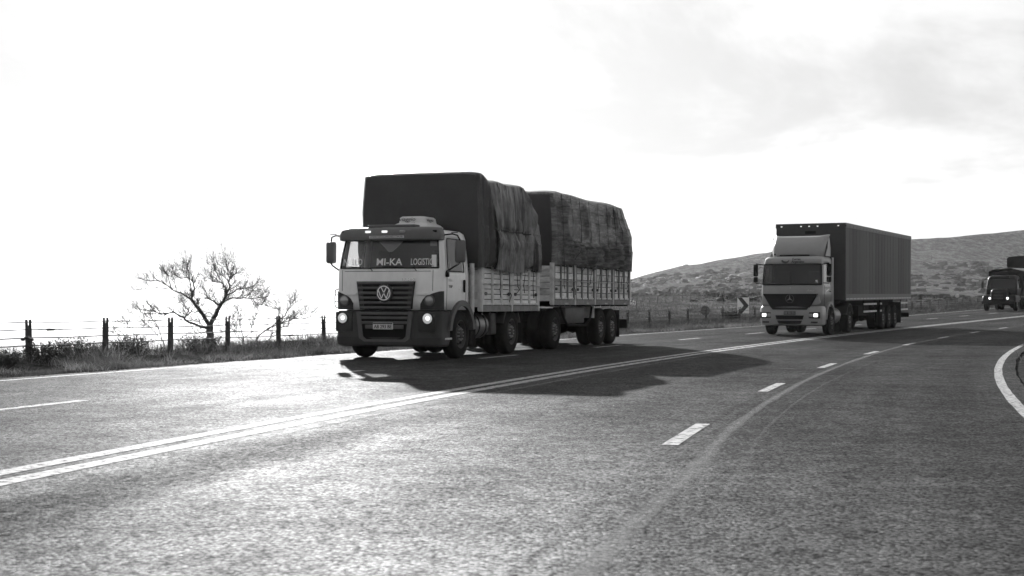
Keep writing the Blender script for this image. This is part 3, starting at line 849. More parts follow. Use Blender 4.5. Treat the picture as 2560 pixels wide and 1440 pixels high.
for s in (-1, 1):
    m = MB().box(s * .915 - .19, s * .915 + .19, -1.215, -1.17, .56, .96, .05); lp = m.build('lamp_recess', 'plastic', t1, smooth=40)
    m = ring_y(MB(), s * .935, -1.215, .83, .105, .122, .02); m.build('lamp_rim', 'black', lp, smooth=40)
    m = MB().lathe([(0, .108), (-.02, .10), (-.035, .06), (-.04, 0)], (s * .935, -1.215, .83), 'y', 24); m.build('headlamp', 'lamp_reflector', lp, smooth=60)
    MB().lathe([(0, .046), (-.012, .04), (-.018, 0)], (s * .935 + .015, -1.243, .835), 'y', 20).build('lamp_bulb', 'lamp_lit', lp, smooth=60)
# steps, wheel arches, door details
for s in (-1, 1):
    m = MB().box(min(s * .92, s * 1.14), max(s * .92, s * 1.14), -.80, -.52, .34, .985, .03)
    st = m.build('step_box', 'plastic', t1, smooth=40)
    MB().box(min(s * 1.0, s * 1.17), max(s * 1.0, s * 1.17), -.86, -.50, .40, .44, .01).build('step_tread', 'bed_steel', st)
    m = arc_band(MB(), min(s * .75, s * 1.205), max(s * .75, s * 1.205), 0.0, .50, .585, .70, R(8), R(172))
    m.build('wheel_arch', 'plastic_grey', t1, smooth=30)
    MB().box(min(s * .76, s * 1.12), max(s * .76, s * 1.12), .60, .64, .30, .75).build('mudflap', 'rubber', t1)
    xs = s * 1.171
    # door outline, handle, stripe
    m = MB()
    for (y0, z0, y1, z1) in ((-.78, 1.0, -.78, 1.80), (.24, 1.12, .24, 2.42)):
        pa = (s * (1.163 if z0 < 1.7 else 1.09), y0, z0); n_ = 6
        pts = []
        for q in range(n_ + 1):
            z = z0 + (z1 - z0) * q / n_; hw = float(np.interp(z, [l[0] for l in LV], [l[1] for l in LV])); pts.append((s * (hw + .001), y0, z))
        MB().tube(pts, .006, 4).build('door_gap', 'black', t1)
    m = MB().box(min(xs, xs + s * .035), max(xs, xs + s * .035), .07, .13, 1.36, 1.62, .014); m.build('door_handle', 'black', t1, smooth=40)
    m = MB().prism([(-.14, 1.40), (.04, 1.50), (.04, 1.53), (-.14, 1.43)], xs - s * .004, xs + s * .006, 'x'); m.build('door_flash', 'sign_white', t1)
for i, z in enumerate((1.60, 1.47)):
    text('door_lettering', ('MI-KA', 'TSP')[i], .075, (1.172, -.60, z), SIDE, ('letter_light', 'letter_dark')[i], t1, width=.20)
m = MB().tube([(-1.17, -.95, 1.42), (-1.24, -.95, 1.40), (-1.25, -.95, 1.25), (-1.25, -.95, 1.10), (-1.22, -.95, 1.04), (-1.17, -.95, 1.03)], .012, 8)
m.tube([(-1.25, -.95, 1.30), (-1.17, -.95, 1.30)], .01, 6).tube([(-1.25, -.95, 1.16), (-1.17, -.95, 1.16)], .01, 6).build('grab_rail', 'black', t1, smooth=60)
# mirrors
for s in (-1, 1):
    m = MB().box(s * 1.44 - .115, s * 1.44 + .115, -.80, -.70, 1.95, 2.40, .05)
    mr = m.build('mirror', 'visor', t1, smooth=50)
    MB().box(s * 1.44 - .09, s * 1.44 + .09, -.70, -.695, 1.99, 2.36).build('mirror_glass', 'chrome', mr)
    MB().tube([(s * 1.08, -.84, 2.50), (s * 1.30, -.82, 2.52), (s * 1.40, -.80, 2.49), (s * 1.44, -.76, 2.39)], .016, 8).build('mirror_arm', 'black', mr, smooth=60)
    m = MB().tube([(s * 1.44, -.76, 1.96), (s * 1.40, -.78, 1.91), (s * 1.30, -.80, 1.85), (s * 1.15, -.82, 1.76)], .016, 8)
    MB().tube([(s * 1.28, -.83, 2.545), (s * 1.42, -.84, 2.55)], .009, 6).build('antenna', 'black', mr, smooth=60)
    m.build('mirror_arm', 'black', mr, smooth=60)
    MB().box(s * 1.17 - .05, s * 1.17 + .05, -.86, -.76, 1.66, 1.76, .02).build('mirror_foot', 'black', mr, smooth=40)
for x0, x1 in ((-.92, -.30), (.02, .66)):
    m = MB().tube([(x1, ws_y(x1, 1.845) - .03, 1.78), (x1 - .04, ws_y(x1, 1.84) - .03, 1.83), (x0, ws_y(x0, 1.85) - .03, 1.87)], .009, 6)
    m.tube([(x0 - .1, ws_y(x0, 1.86) - .022, 1.868), (x0 + .32, ws_y(x0 + .3, 1.85) - .022, 1.858)], .010, 6)
    m.build('wiper', 'black', t1, smooth=60)
# exhaust, tank, air tanks, box behind the cab
m = MB().tube([(1.10, .74, 1.98), (1.10, .74, 1.2), (1.10, .74, .80), (1.09, .76, .62), (1.05, .82, .52), (.98, .95, .47)], .055, 12); m.build('exhaust_stack', 'bed_steel', t1, smooth=50)
MB().lathe([(0, .0), (0, .06), (.05, .06), (.05, 0)], (1.02, .84, .50), 'x', 12).build('exhaust_cap', 'bright_metal', t1, smooth=40)
m = MB().lathe([(-.36, 0), (-.36, .25), (-.34, .29), (.34, .29), (.36, .25), (.36, 0)], (.80, 1.42, .66), 'y', 28); ft = m.build('fuel_tank', 'tank_metal', t1, smooth=40)
for y in (1.22, 1.60): MB().lathe([(-.03, .297), (.03, .297), (.03, .29), (-.03, .29)], (.80, y, .66), 'y', 28, closed=True).build('tank_strap', 'chassis', ft, smooth=40)
MB().box(.55, 1.05, 2.02, 2.36, .45, .98, .03).build('tool_box', 'bed_steel_dark', t1, smooth=40)
for y in (.72, 3.66): MB().box(.62, 1.18, y, y + .03, .22, .95).build('mudflap', 'rubber', t1)
for s in (-1, 1): arc_band(MB(), min(s * .70, s * 1.18), max(s * .70, s * 1.18), 3.0, .50, .575, .60, R(20), R(160)).build('mudguard', 'bed_steel_dark', t1, smooth=30)

# ---- boarded bed builder, used by truck and trailer
def boarded_bed(root, y0, y1, z0, z1, hw, gates, rows_n, uprights, plank, steel, fz1, up_mat, up_rail='bed_upright'):
    m = MB().box(-hw + .06, hw - .06, y0, y1, z0 - .02, z0 + .05)
    m.build('bed_floor', 'bed_steel_dark', root)
    for yy in np.arange(y0 + .2, y1, .45): MB().box(-hw + .05, hw - .05, yy - .04, yy + .04, z0 - .14, z0 - .02).build('cross_bearer', 'chassis', root)
    for s in (-1, 1):
        sx = lambda a, b: (min(s * a, s * b), max(s * a, s * b))
        MB().box(*sx(hw - .05, hw + .015), y0, y1, z0 - .10, z0 + .03, .008).build('side_rail', up_rail, root)
        MB().box(*sx(hw - .075, hw - .055), y0 + .02, y1 - .02, z0 + .05, z1).build('load_side', 'black', root)
        glen = (y1 - y0) / gates
        for g in range(gates):
            ga, gb = y0 + g * glen + .03, y0 + (g + 1) * glen - .03
            ph = (z1 - z0 - .08) / rows_n
            for r in range(rows_n):
                jit = random.uniform(-.004, .004)
                MB().box(*sx(hw - .035 + jit, hw - .008 + jit), ga, gb, z0 + .06 + r * ph, z0 + .06 + (r + 1) * ph - .017).build('plank', plank, root)
            for u in range(uprights):
                yy = ga + .05 + (gb - ga - .10) * u / max(uprights - 1, 1)
                MB().box(*sx(hw - .008, hw + .030), yy - .035, yy + .035, z0 + .04, z1 + .005, .006).build('upright', up_mat, root)
            MB().box(*sx(hw - .04, hw + .026), ga, gb, z1 - .002, z1 + .035, .006).build('top_rail', steel, root)
            MB().box(*sx(hw - .010, hw + .018), ga, gb, z0 + .045, z0 + .085, .005).build('bottom_rail', steel, root)
            for yy in (ga + .18, gb - .18):
                zz = z0 + (z1 - z0) * .33
                MB().box(*sx(hw + .004, hw + .04), yy - .07, yy + .07, zz - .015, zz + .015, .006).box(*sx(hw + .004, hw + .05), yy - .025, yy + .025, zz - .035, zz + .035, .006).build('latch', 'bed_steel_dark', root)
        for g in range(gates + 1):
            yy = y0 + g * glen
            MB().box(*sx(hw - .06, hw + .034), yy - .03, yy + .03, z0 - .10, z1 + (.02 if 0 < g < gates else .04), .006).build('corner_post', steel, root)
        zz = z0 + (z1 - z0) * .56
        m = MB().tube([(s * (hw + .045), y0 + (y1 - y0) * t / 14, zz + .012 * math.sin(t * 2.1)) for t in range(15)], .011, 6)
        m.build('lashing_bar', 'bright_metal', root, smooth=60)
    n_f = max(5, int((fz1 - z0) / .15)); ph = (fz1 - z0) / n_f
    for r in range(n_f):
        MB().box(-hw + .03, hw - .03, y0 - .035, y0 - .008, z0 + r * ph, z0 + (r + 1) * ph - .012).build('headboard_plank', plank, root)
    for x in (-hw + .02, -.4, .4, hw - .02): MB().box(x - .04, x + .04, y0 - .065, y0 - .036, z0 - .08, fz1 + .02, .006).build('headboard_post', steel, root)
    for r in range(rows_n): 
        ph = (z1 - z0 - .08) / rows_n
        MB().box(-hw + .04, hw - .04, y1 + .004, y1 + .03, z0 + .06 + r * ph, z0 + .06 + (r + 1) * ph - .012).build('tailboard_plank', plank, root)
boarded_bed(t1, .92, 4.62, 1.06, 1.92, 1.24, 2, 7, 4, 'plank_light', 'bed_steel', 2.02, 'bed_steel')

# ---- drawbar trailer
ca, sa = math.cos(R(T1PHI)), math.sin(R(T1PHI))
TR_Y = 6.15
tr = world_root('drawbar_trailer', T1X + TR_Y * sa, T1Y + TR_Y * ca, T1PHI + 0.4)
tag(tr, 'long boarded drawbar trailer coupled behind the MI-KA truck', 'trailer')
y0t, y1t = -.42, 6.55
m = MB()
for s in (-1, 1): m.box(s * .43 - .04, s * .43 + .04, y0t + .1, y1t - .1, .80, 1.0)
for y in np.arange(0, 6.6, .8): m.box(-.40, .40, y - .04, y + .04, .82, .96)
m.build('chassis', 'chassis', tr)
m = MB().lathe([(-.05, .55), (.05, .55)], (0, 0, .82), 'z', 28); m.build('turntable', 'chassis', tr, smooth=40)
m = MB()
for s in (-1, 1): m.tube([(s * .45, -.1, .66), (s * .05, -1.40, .62)], .05, 8)
m.build('drawbar', 'chassis', tr, smooth=50)
axle(tr, 0, 1.04, .5, True, ws1); axle(tr, 3.95, 1.04, .5, True, ws1); axle(tr, 5.08, 1.04, .5, True, ws1)
boarded_bed(tr, y0t, y1t, 1.20, 2.10, 1.25, 4, 5, 4, 'plank_worn', 'bed_steel', 2.12, 'bed_upright')  # uprights in a darker tone that paints in their shadow
m = MB().box(.75, 1.12, 1.0, 2.6, .62, 1.05, .04); m.build('tool_box', 'bed_steel_dark', tr, smooth=40)
for s in (-1, 1):
    m = MB().tube([(s * 1.12, .55, 1.05), (s * 1.12, .8, .80), (s * 1.12, 1.15, .58), (s * 1.12, 2.7, .56), (s * 1.12, 3.1, .75), (s * 1.12, 3.25, 1.05)], .03, 8); m.build('side_guard', 'chassis', tr, smooth=60)
    MB().box(min(s * .7, s * 1.18), max(s * .7, s * 1.18), 3.26, 3.29, .75, 1.08).build('mudguard', 'bed_steel', tr)
    MB().box(min(s * .66, s * 1.2), max(s * .66, s * 1.2), 5.66, 5.69, .18, .95).build('mudflap', 'rubber', tr)
m = MB().box(-1.2, 1.2, 6.42, 6.55, .42, .68, .02); m.build('rear_bumper', 'chassis', tr)
for yy in (.5, 2.3, 4.0, 5.9): MB().box(1.266, 1.272, yy, yy + .25, 1.115, 1.155).build('reflector', 'reflector_tape', tr)

# ------------------------------------------------------------------ tarpaulins over the loads
def ridge(t): return np.exp(-t * t)
def tarp(name, label, root, y0, y1, hem, hw, topf, endcut, folds, seam_z, mat_side, mat_front, seed, ropes, lean, flap=None):
    ny, nu_s, nu_t = 150, 64, 24
    ys = np.linspace(y0, y1, ny)
    off = seed * 13.7
    ztop = topf(ys)
    def side_x(y, z, zt):
        """outward bulge of the right-hand side"""
        t = np.clip((zt - z) / np.maximum(zt - hem, .3), 0, 1)
        x = hw - .055 * (1 - t) ** 2 + .02 * np.sin(t * PI)
        d = 0
        for (fy, tilt, w, a, z_lo, z_hi) in folds:
            c = fy + tilt * (z - hem)
            g = np.clip((z - z_lo) / .12, 0, 1) * np.clip((z_hi - z) / .25, 0, 1)
            d = d + 1.7 * a * ridge((y - c) / (w * .8)) * g
        d = d + .028 * fbm(y * 1.6 + off, z * .9, 3) + .012 * fbm(y * 4 + off, z * 4.5, 3)
        d = d + .030 * np.abs(vnoise(y * 5.5 + off + z * 1.2, z * 1.1)) * t
        for sz in seam_z: d = d + np.where(z < sz, .012, 0.0) + .012 * ridge((z - sz) / .02)
        # the sheet is drawn in under each lashing rope
        for ry in ropes: d = d - .02 * ridge((y - ry) / .05) * np.clip(t * 1.5, 0, 1)
        return x + d * np.clip(t * 6, 0, 1) * np.clip((y - y0) / .35, 0, 1)
    prof = []
    U = []
    r = .06
    Xs, Ys, Zs = [], [], []
    hem_r = hem + .05 * fbm(ys * 1.7 + off, 0 * ys, 3) + .03 * np.sin(ys * 5 + off)
    for k in range(nu_s):                                   # left side up
        t = k / (nu_s - 1); z = hem + (ztop - r - hem) * t
        x = -side_x(ys * 1.0 + 3.3, z, ztop) - lean; Xs.append(x); Ys.append(ys); Zs.append(z)
    for k in range(1, nu_t):                                # over the top
        t = k / nu_t; a = PI * t
        x = -np.cos(a); e = np.sign(x) * np.abs(x) ** 0.35 * (hw - .055) - lean * (x < 0) * np.abs(x) ** .35
        crown = np.abs(np.sin(a)) ** 0.5
        z = ztop - r + r * crown + .05 * np.sin(a) ** 2 * np.sin(np.clip((ys - y0) / (y1 - y0), 0, 1) * PI * .8 + .3) + .007 * fbm(ys * 2 + off, 0 * ys + t * 6, 3) * np.sin(a)
        Xs.append(e + 0 * ys); Ys.append(ys); Zs.append(z)
    for k in range(nu_s):                                   # right side down
        t = k / (nu_s - 1); z = (ztop - r) + (hem_r - (ztop - r)) * t
        x = side_x(ys, z, ztop); Xs.append(x); Ys.append(ys); Zs.append(z)
    X, Y, Z = (np.stack(a, 1) for a in (Xs, Ys, Zs))
    # rounded front edge and slanting back end
    fr = np.clip(1 - (Y - y0) / .10, 0, 1) ** 2
    X = X * (1 - .045 * fr); Z = Z - .05 * fr * np.clip((Z - hem) / 1.5, 0, 1)
    Y = Y + endcut(Y, Z)
    me = grid_mesh(name, X, Y, Z)
    o = link(name, me, mat_side, None, smooth=180)
    o.matrix_world = root.matrix_world.copy()
    tag(o, label, 'tarpaulin')
    # front sheet
    zf = np.linspace(0, 1, 40)
    edge = np.stack([X[0], Y[0], Z[0]], -1)
    n = len(edge); cx = 0.0
    mb = MB(); tt = np.linspace(0, 1, 14)
    half = n // 2
    Lh, Rh = edge[:half], edge[::-1][:half]
    G = np.zeros((half, 14, 3))
    for j, t in enumerate(tt):
        G[:, j] = Lh * (1 - t) + Rh * t
    G[..., 1] += .03 * fbm(G[..., 0] * 1.3 + off, G[..., 2] * 1.1, 3) * np.sin(tt * PI)[None, :]
    fm = grid_mesh('front_sheet', G[..., 0], G[..., 1], G[..., 2])
    link('front_sheet', fm, mat_front, o, smooth=180)
    edge = np.stack([X[-1], Y[-1], Z[-1]], -1); Lh, Rh = edge[:half], edge[::-1][:half]
    G = np.stack([Lh * (1 - t) + Rh * t for t in tt], 1)
    link('rear_sheet', grid_mesh('rear_sheet', G[..., 0], G[..., 1], G[..., 2]), mat_front, o, smooth=180)
    if flap:                                                # added overlay sheet, its lighter colour partly layered tarp, partly painted-in shading
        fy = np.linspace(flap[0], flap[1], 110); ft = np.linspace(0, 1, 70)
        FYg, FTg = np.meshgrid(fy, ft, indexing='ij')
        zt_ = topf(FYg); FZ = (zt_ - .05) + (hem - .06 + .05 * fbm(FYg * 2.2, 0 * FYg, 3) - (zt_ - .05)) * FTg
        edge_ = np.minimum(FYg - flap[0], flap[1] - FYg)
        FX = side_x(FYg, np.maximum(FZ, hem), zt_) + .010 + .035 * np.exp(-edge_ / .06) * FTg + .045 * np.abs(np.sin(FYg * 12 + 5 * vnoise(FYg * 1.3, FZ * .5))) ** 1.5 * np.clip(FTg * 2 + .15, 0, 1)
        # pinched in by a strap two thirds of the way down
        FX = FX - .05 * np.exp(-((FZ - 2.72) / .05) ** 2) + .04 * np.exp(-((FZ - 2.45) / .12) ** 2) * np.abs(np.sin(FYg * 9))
        fl_ = link('side_tone_sheet', grid_mesh('side_tone_sheet', FX, FYg, FZ), 'tarp_side', o, smooth=180)
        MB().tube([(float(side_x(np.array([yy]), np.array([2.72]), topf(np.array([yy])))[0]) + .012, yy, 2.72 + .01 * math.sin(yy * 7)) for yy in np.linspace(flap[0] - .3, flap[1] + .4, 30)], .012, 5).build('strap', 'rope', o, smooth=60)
    for sz in (seam_z if not flap else ()):                 # hems sewn or strapped across the sheet
        MB().tube([(float(side_x(np.array([yy]), np.array([sz]), topf(np.array([yy])))[0]) + .008, yy + float(endcut(np.array([yy]), np.array([sz]))[0]), sz + .012 * math.sin(yy * 5)) for yy in np.linspace(y0 + .1, y1 - .02, 60)], .013 if sz < 2.8 else .008, 5).build('strap', 'rope', o, smooth=60)
    # ropes over the top and down to the bed rail
    for i, ry in enumerate(ropes):
        zt = float(topf(np.array([ry]))[0]); pts = []
        for z in np.linspace(zt - .06, hem + .02, 22):
            yy = ry + .02 * math.sin(z * 4 + i)
            ec = float(endcut(np.array([ry]), np.array([z]))[0])
            pts.append((float(side_x(np.array([yy]), np.array([z]), np.array([zt]))[0]) + .024, yy + ec, float(z)))
        lz = hem - random.uniform(.30, .55)
        pts += [(hw + .05, ry + .03, hem - .1), (hw + .05, ry + random.uniform(-.12, .12), lz)]
        MB().tube(pts, .008, 5).build('lashing_rope', 'rope', o, smooth=60)
        a = pts[-1]
        MB().tube([a, (a[0] + .01, a[1] + random.uniform(-.1, .1), a[2] - .06), (a[0] + .01, a[1] + random.uniform(-.15, .15), a[2] - random.uniform(.1, .35))], .009, 5).build('rope_end', 'rope', o, smooth=60)
    return o
bpy.context.view_layer.update()
F1 = [(.98, .02, .05, .06, 1.9, 4.0), (1.22, -.09, .06, .09, 1.9, 3.9), (1.42, -.06, .05, .05, 1.9, 3.6), (1.70, .03, .07, .05, 2.3, 3.9), (2.2, .02, .09, .035, 1.8, 3.7), (2.75, -.04, .06, .05, 1.8, 2.7), (3.05, .0, .05, .05, 1.8, 3.2),
      (3.45, .03, .05, .10, 1.9, 3.9), (3.62, -.10, .06, .07, 1.9, 3.4), (3.9, -.22, .08, .08, 1.9, 3.2), (4.2, -.12, .07, .06, 1.8, 2.8), (1.95, 0, .05, .04, 1.8, 2.6), (2.45, .06, .05, .045, 1.8, 2.5)]
def top1(y): return np.interp(y, [.7, .95, 1.1, 1.4, 2.0, 2.6, 3.1, 3.5, 3.8, 4.3, 4.7], [3.91, 3.92, 3.89, 3.78, 3.82, 3.79, 3.82, 3.84, 3.62, 3.28, 3.02])
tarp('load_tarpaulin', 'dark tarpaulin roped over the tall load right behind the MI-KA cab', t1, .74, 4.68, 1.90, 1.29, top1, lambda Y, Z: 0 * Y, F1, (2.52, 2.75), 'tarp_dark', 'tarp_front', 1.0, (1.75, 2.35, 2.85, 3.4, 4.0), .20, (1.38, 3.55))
F2 = [(-.30, .0, .05, .05, 2.0, 4.0), (.28, .04, .05, .09, 2.0, 3.9), (.55, -.2, .05, 0.112, 2.0, 3.0), (1.05, -.28, .06, 0.128, 2.0, 2.85), (1.7, -.30, .06, 0.096, 2.0, 2.8), (2.5, -.3, .06, 0.128, 2.0, 2.8), (3.2, -.25, .05, 0.112, 2.0, 2.8), (3.9, -.3, .06, 0.112, 2.0, 2.85),
      (4.5, -.25, .05, 0.128, 2.0, 2.9), (5.2, -.3, .06, 0.112, 2.0, 3.0), (5.8, -.2, .08, 0.112, 2.0, 3.3), (.9, .0, .03, .03, 2.8, 3.9), (2.15, .0, .03, .04, 2.8, 3.9), (4.4, -.1, .05, .06, 3.2, 3.9), (5.0, .1, .05, .05, 3.2, 3.95)]
def top2(y): return 3.90 + .02 * np.sin(np.asarray(y) * 1.7) + np.interp(y, [-.5, 0, .5, 6.5], [-.03, .03, 0, .02])
def cut2(Y, Z):
    t = np.clip((Y - 4.6) / 2.0, 0, 1)
    return -t * np.clip((Z - 3.05) / .85, 0, 1) * .85
tarp('load_tarpaulin', 'creased worn tarpaulin roped over the load of the rear trailer', tr, -.46, 6.62, 2.08, 1.285, top2, cut2, F2, (2.62, 3.28, 3.55), 'tarp_trailer', 'tarp_front', 2.0, (.2, .95, 1.7, 2.5, 3.3, 4.1, 4.9, 5.5, 6.1), .0)

# ================================================================== second truck: tractor with box semi-trailer
T2X, T2Y, T2PHI = 10.32, 49.25, 26.0
t2 = world_root('tractor_truck', T2X, T2Y, T2PHI)
tag(t2, 'pale cab-over tractor truck with lit headlamps and roof deflector, pulling the box trailer', 'truck')
ws2 = WheelSet(.5, .29)
m = MB()
for s in (-1, 1): m.box(s * .43 - .04, s * .43 + .04, -1.1, 3.5, .62, .88)
m.box(-.36, .36, -.8, .5, .42, 1.0); m.box(-.5, .5, 2.2, 3.2, .95, 1.08); m.build('chassis', 'chassis', t2)
axle(t2, 0, 1.02, .5, False, ws2); axle(t2, 2.85, 1.03, .5, True, ws2)
LV2 = [(1.02, 1.07, -1.30, .45, .22, .03), (1.45, 1.08, -1.31, .45, .22, .04), (1.70, 1.08, -1.29, .45, .22, .05), (1.78, 1.075, -1.28, .45, .22, .05), (2.1, 1.06, -1.23, .45, .21, .06), (2.38, 1.045, -1.17, .45, .2, .06), (2.49, 1.04, -1.145, .45, .2, .06), (2.68, 1.02, -1.07, .45, .22, .05), (2.76, .96, -.95, .42, .24, .04), (2.78, .8, -.7, .3, .2, 0)]
YS2 = [0, .16, .30, .55, .80, .92, 1.0]
rows, cols2 = cab_loft(LV2, YS2)
NC2 = len(cols2); nL = len(YS2); iA = nL; iF = nL + 5; iB = iF + 9; iR = iB + 5
def pick2(i, k):
    if 3 <= i <= 5 and iA + 2 <= k < iB + 3: return 'windscreen'
    if 2 <= i <= 5 and 2 <= k <= 4: return 'wf'
    if 2 <= i <= 5 and iR + (nL - 1) - 5 <= k <= iR + (nL - 1) - 3: return 'wn'
    if k == NC2 - 1: return 'back'
    return 'body'
pk = loft_faces(rows, pick2)
pk['body'].add(rows[-1], [tuple(range(NC2))])
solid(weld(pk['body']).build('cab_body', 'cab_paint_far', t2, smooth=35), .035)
solid(weld(pk['back']).build('rear_wall', 'interior', t2), .03)
weld(pk['windscreen']).build('windscreen', 'glass_dark', t2, smooth=60)
for k in ('wf', 'wn'): weld(pk[k]).build('side_window', 'glass', t2, smooth=60)
MB().box(-1.0, 1.0, -1.24, .42, 1.0, 1.04).build('cab_floor', 'interior', t2)
MB().box(-1.0, 1.0, -1.22, -.8, 1.4, 1.82, .05).build('dashboard', 'interior', t2, smooth=40)
for sx in (-.55, .55):
    MB().box(sx - .25, sx + .25, -.55, -.05, 1.35, 1.5, .05).box(sx - .24, sx + .24, -.1, .05, 1.46, 2.25, .05).build('seat', 'seat', t2, smooth=40)
m = MB()
seq = [rows[3][k] for k in range(iA + 2, iB + 4)] ; m.tube([(p[0], p[1] - .006, p[2]) for p in seq], .03, 6)
seq = [rows[6][k] for k in range(iA + 2, iB + 4)] ; m.tube([(p[0], p[1] - .004, p[2]) for p in seq], .022, 6)
for k in (iA + 2, iB + 3): m.tube([rows[i][k] for i in range(3, 7)], .03, 6)
m.build('windscreen_seal', 'black', t2, smooth=60)
MB().prism([(.86, 1.84), (.93, 1.84), (.93, 1.93), (.86, 1.93)], -1.26, -1.255, 'y').build('window_sticker', 'sign_white', t2)
MB().prism([(-.94, 1.86), (-.86, 1.88), (-.84, 2.36), (-.90, 2.36)], -1.165, -1.155, 'y').build('window_sticker', 'sign_white', t2)
# front: grille, corner lamps, bumper
m = MB().prism([(-.97, 1.455), (.97, 1.455), (.66, .93), (-.66, .93)], -1.395, -1.32, 'y'); g2 = m.build('grille', 'black', t2)
for i in range(3):
    z = 1.38 - i * .13; w = .93 - (1.455 - z) * .59
    MB().prism([(-w, z + .04), (w, z + .04), (w - .03, z - .03), (-w + .03, z - .03)], -1.425, -1.39, 'y').build('slat', 'chassis', g2)
ring_y(MB(), 0, -1.425, 1.28, .135, .150, .025).build('star_ring', 'plastic_grey', g2, smooth=40)
m = MB()
for a in (90, 210, 330):
    c, s_ = math.cos(R(a)), math.sin(R(a))
    m.prism([(c * .135, 1.28 + s_ * .135), (-s_ * .022, 1.28 + c * .022), (s_ * .022, 1.28 - c * .022)], -1.45, -1.43, 'y')
m.build('star', 'rim_nut', g2)
text('model_name', 'Axor', .11, (.72, -1.345, 1.57), FRONT, 'bright_metal', t2, width=.30, shear=.2)
MB().lathe([(0, .02), (-.012, .02), (-.012, 0)], (0, -1.345, 1.66), 'y', 12).build('bonnet_badge', 'bright_metal', t2)
for s in (-1, 1):
    m = MB().prism([(s * 1.00, 1.38), (s * .90, 1.40), (s * .72, 1.10), (s * .78, 1.06), (s * .98, 1.08), (s * 1.04, 1.15)], -1.33 + .0, -1.24, 'y')
    m.build('corner_lamp', 'lamp_dim', t2, bevel=.01)
BL2 = [(.34, 1.02, -1.28, -.75, .24, .03), (.38, 1.09, -1.38, -.75, .24, .04), (.70, 1.11, -1.41, -.75, .24, .04), (.95, 1.10, -1.40, -.75, .24, .04), (1.02, 1.06, -1.34, -.75, .22, .04)]
br, bc = cab_loft(BL2, [0, .5, 1.0])
m = loft_faces(br, lambda i, k: None if k == len(bc) - 1 else 'b')['b']; m.add(br[-1], [tuple(range(len(bc)))]).add(br[0], [tuple(range(len(bc)))])
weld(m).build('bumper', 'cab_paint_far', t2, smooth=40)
m = MB().prism([(-.66, .98), (.66, .98), (.60, .90), (-.60, .90)], -1.455, -1.42, 'y'); m.build('grille_lip', 'black', t2)
MB().prism([(-.50, .70), (.50, .70), (.46, .56), (-.46, .56)], -1.46, -1.42, 'y').build('air_intake', 'black', t2)
MB().prism([(-.44, .52), (.44, .52), (.38, .40), (-.38, .40)], -1.455, -1.40, 'y').build('air_intake', 'black', t2)
for s in (-1, 1):
    m = MB().box(s * .86 - .20, s * .86 + .20, -1.43, -1.36, .60, .82, .03); hp = m.build('lamp_recess', 'plastic', t2, smooth=40)
    m = MB().box(s * (.91) - .075, s * (.91) + .075, -1.45, -1.41, .65, .77, .03); m.build('headlamp', 'lamp_lit', hp, smooth=50)
    m = MB().box(s * .74 - .06, s * .74 + .06, -1.445, -1.41, .645, .765, .02); m.build('turn_lamp', 'lamp_dim', hp, smooth=50)
    MB().box(s * .86 - .12, s * .86 + .12, -1.425, -1.39, .44, .49, .01).build('fog_lamp', 'plastic', t2)
m = MB().box(-.20, .22, -1.485, -1.46, .725, .845, .005); np2 = m.build('number_plate', 'letter_dark', t2)
text('plate_lettering', 'AB 553 EU', .10, (.01, -1.487, .785), FRONT, 'lamp_dim', np2, width=.38)
# crescent mark and name on the header panel
m = MB()
arc1 = [(.14 * math.cos(R(a)), .105 * math.sin(R(a))) for a in range(180, 361, 15)]; arc2 = [(.10 * math.cos(R(a)) + .02, .05 * math.sin(R(a)) + .01) for a in range(360, 179, -15)]
m.prism([(x - .23, z + 2.63) for x, z in arc1 + arc2], -1.185, -1.155, 'y'); m.build('header_mark', 'letter_dark', t2)
text('header_lettering', 'Correo', .11, (.17, -1.185, 2.665), FRONT, 'letter_dark', t2, width=.30, bold=.004)
text('header_lettering', 'Argentino', .11, (.22, -1.2, 2.575), FRONT, 'letter_dark', t2, width=.46, bold=.004)
# roof deflector: concave sheet with flared sides
v = []; nz, nx = 12, 17
for i in range(nz + 1):
    t = i / nz; z = 2.80 + .72 * t
    hw = .93 + .07 * t; yb = -.62 + .62 * t - .22 * math.sin(t * PI)
    for k in range(nx):
        u = -1 + 2 * k / (nx - 1); flare = max(0, abs(u) - .72) / .28
        v.append((u * hw, yb + .25 * flare ** 2 * 1.6 - .06 * flare * t, z - .10 * (1 - t) * flare + .06 * t * flare))
m = MB().add(v, [(i * nx + k, i * nx + k + 1, (i + 1) * nx + k + 1, (i + 1) * nx + k) for i in range(nz) for k in range(nx - 1)])
df = solid(m.build('roof_deflector', 'cab_paint_far', t2, smooth=50), .03)
for s in (-1, 1):
    m = MB().prism([(-.30, 2.79), (.42, 2.79), (.42, 3.10), (.22, 3.46), (.10, 3.46), (-.02, 3.1)], s * .985 - .012, s * .985 + .012, 'x'); m.build('deflector_side', 'cab_paint_far', df)
    MB().prism([(.40, 1.05), (.62, 1.05), (.62, 2.75), (.42, 2.75)], s * 1.05 - .012, s * 1.05 + .012, 'x').build('side_fairing', 'cab_paint_far', t2)
MB().box(-.55, .5, -.72, -.5, 2.79, 2.84, .01).build('deflector_vent', 'black', df)
for x in (-.72, .66): 
    MB().box(x - .07, x + .07, -.60, -.55, 2.83, 2.88, .01).build('deflector_bracket', 'black', df)
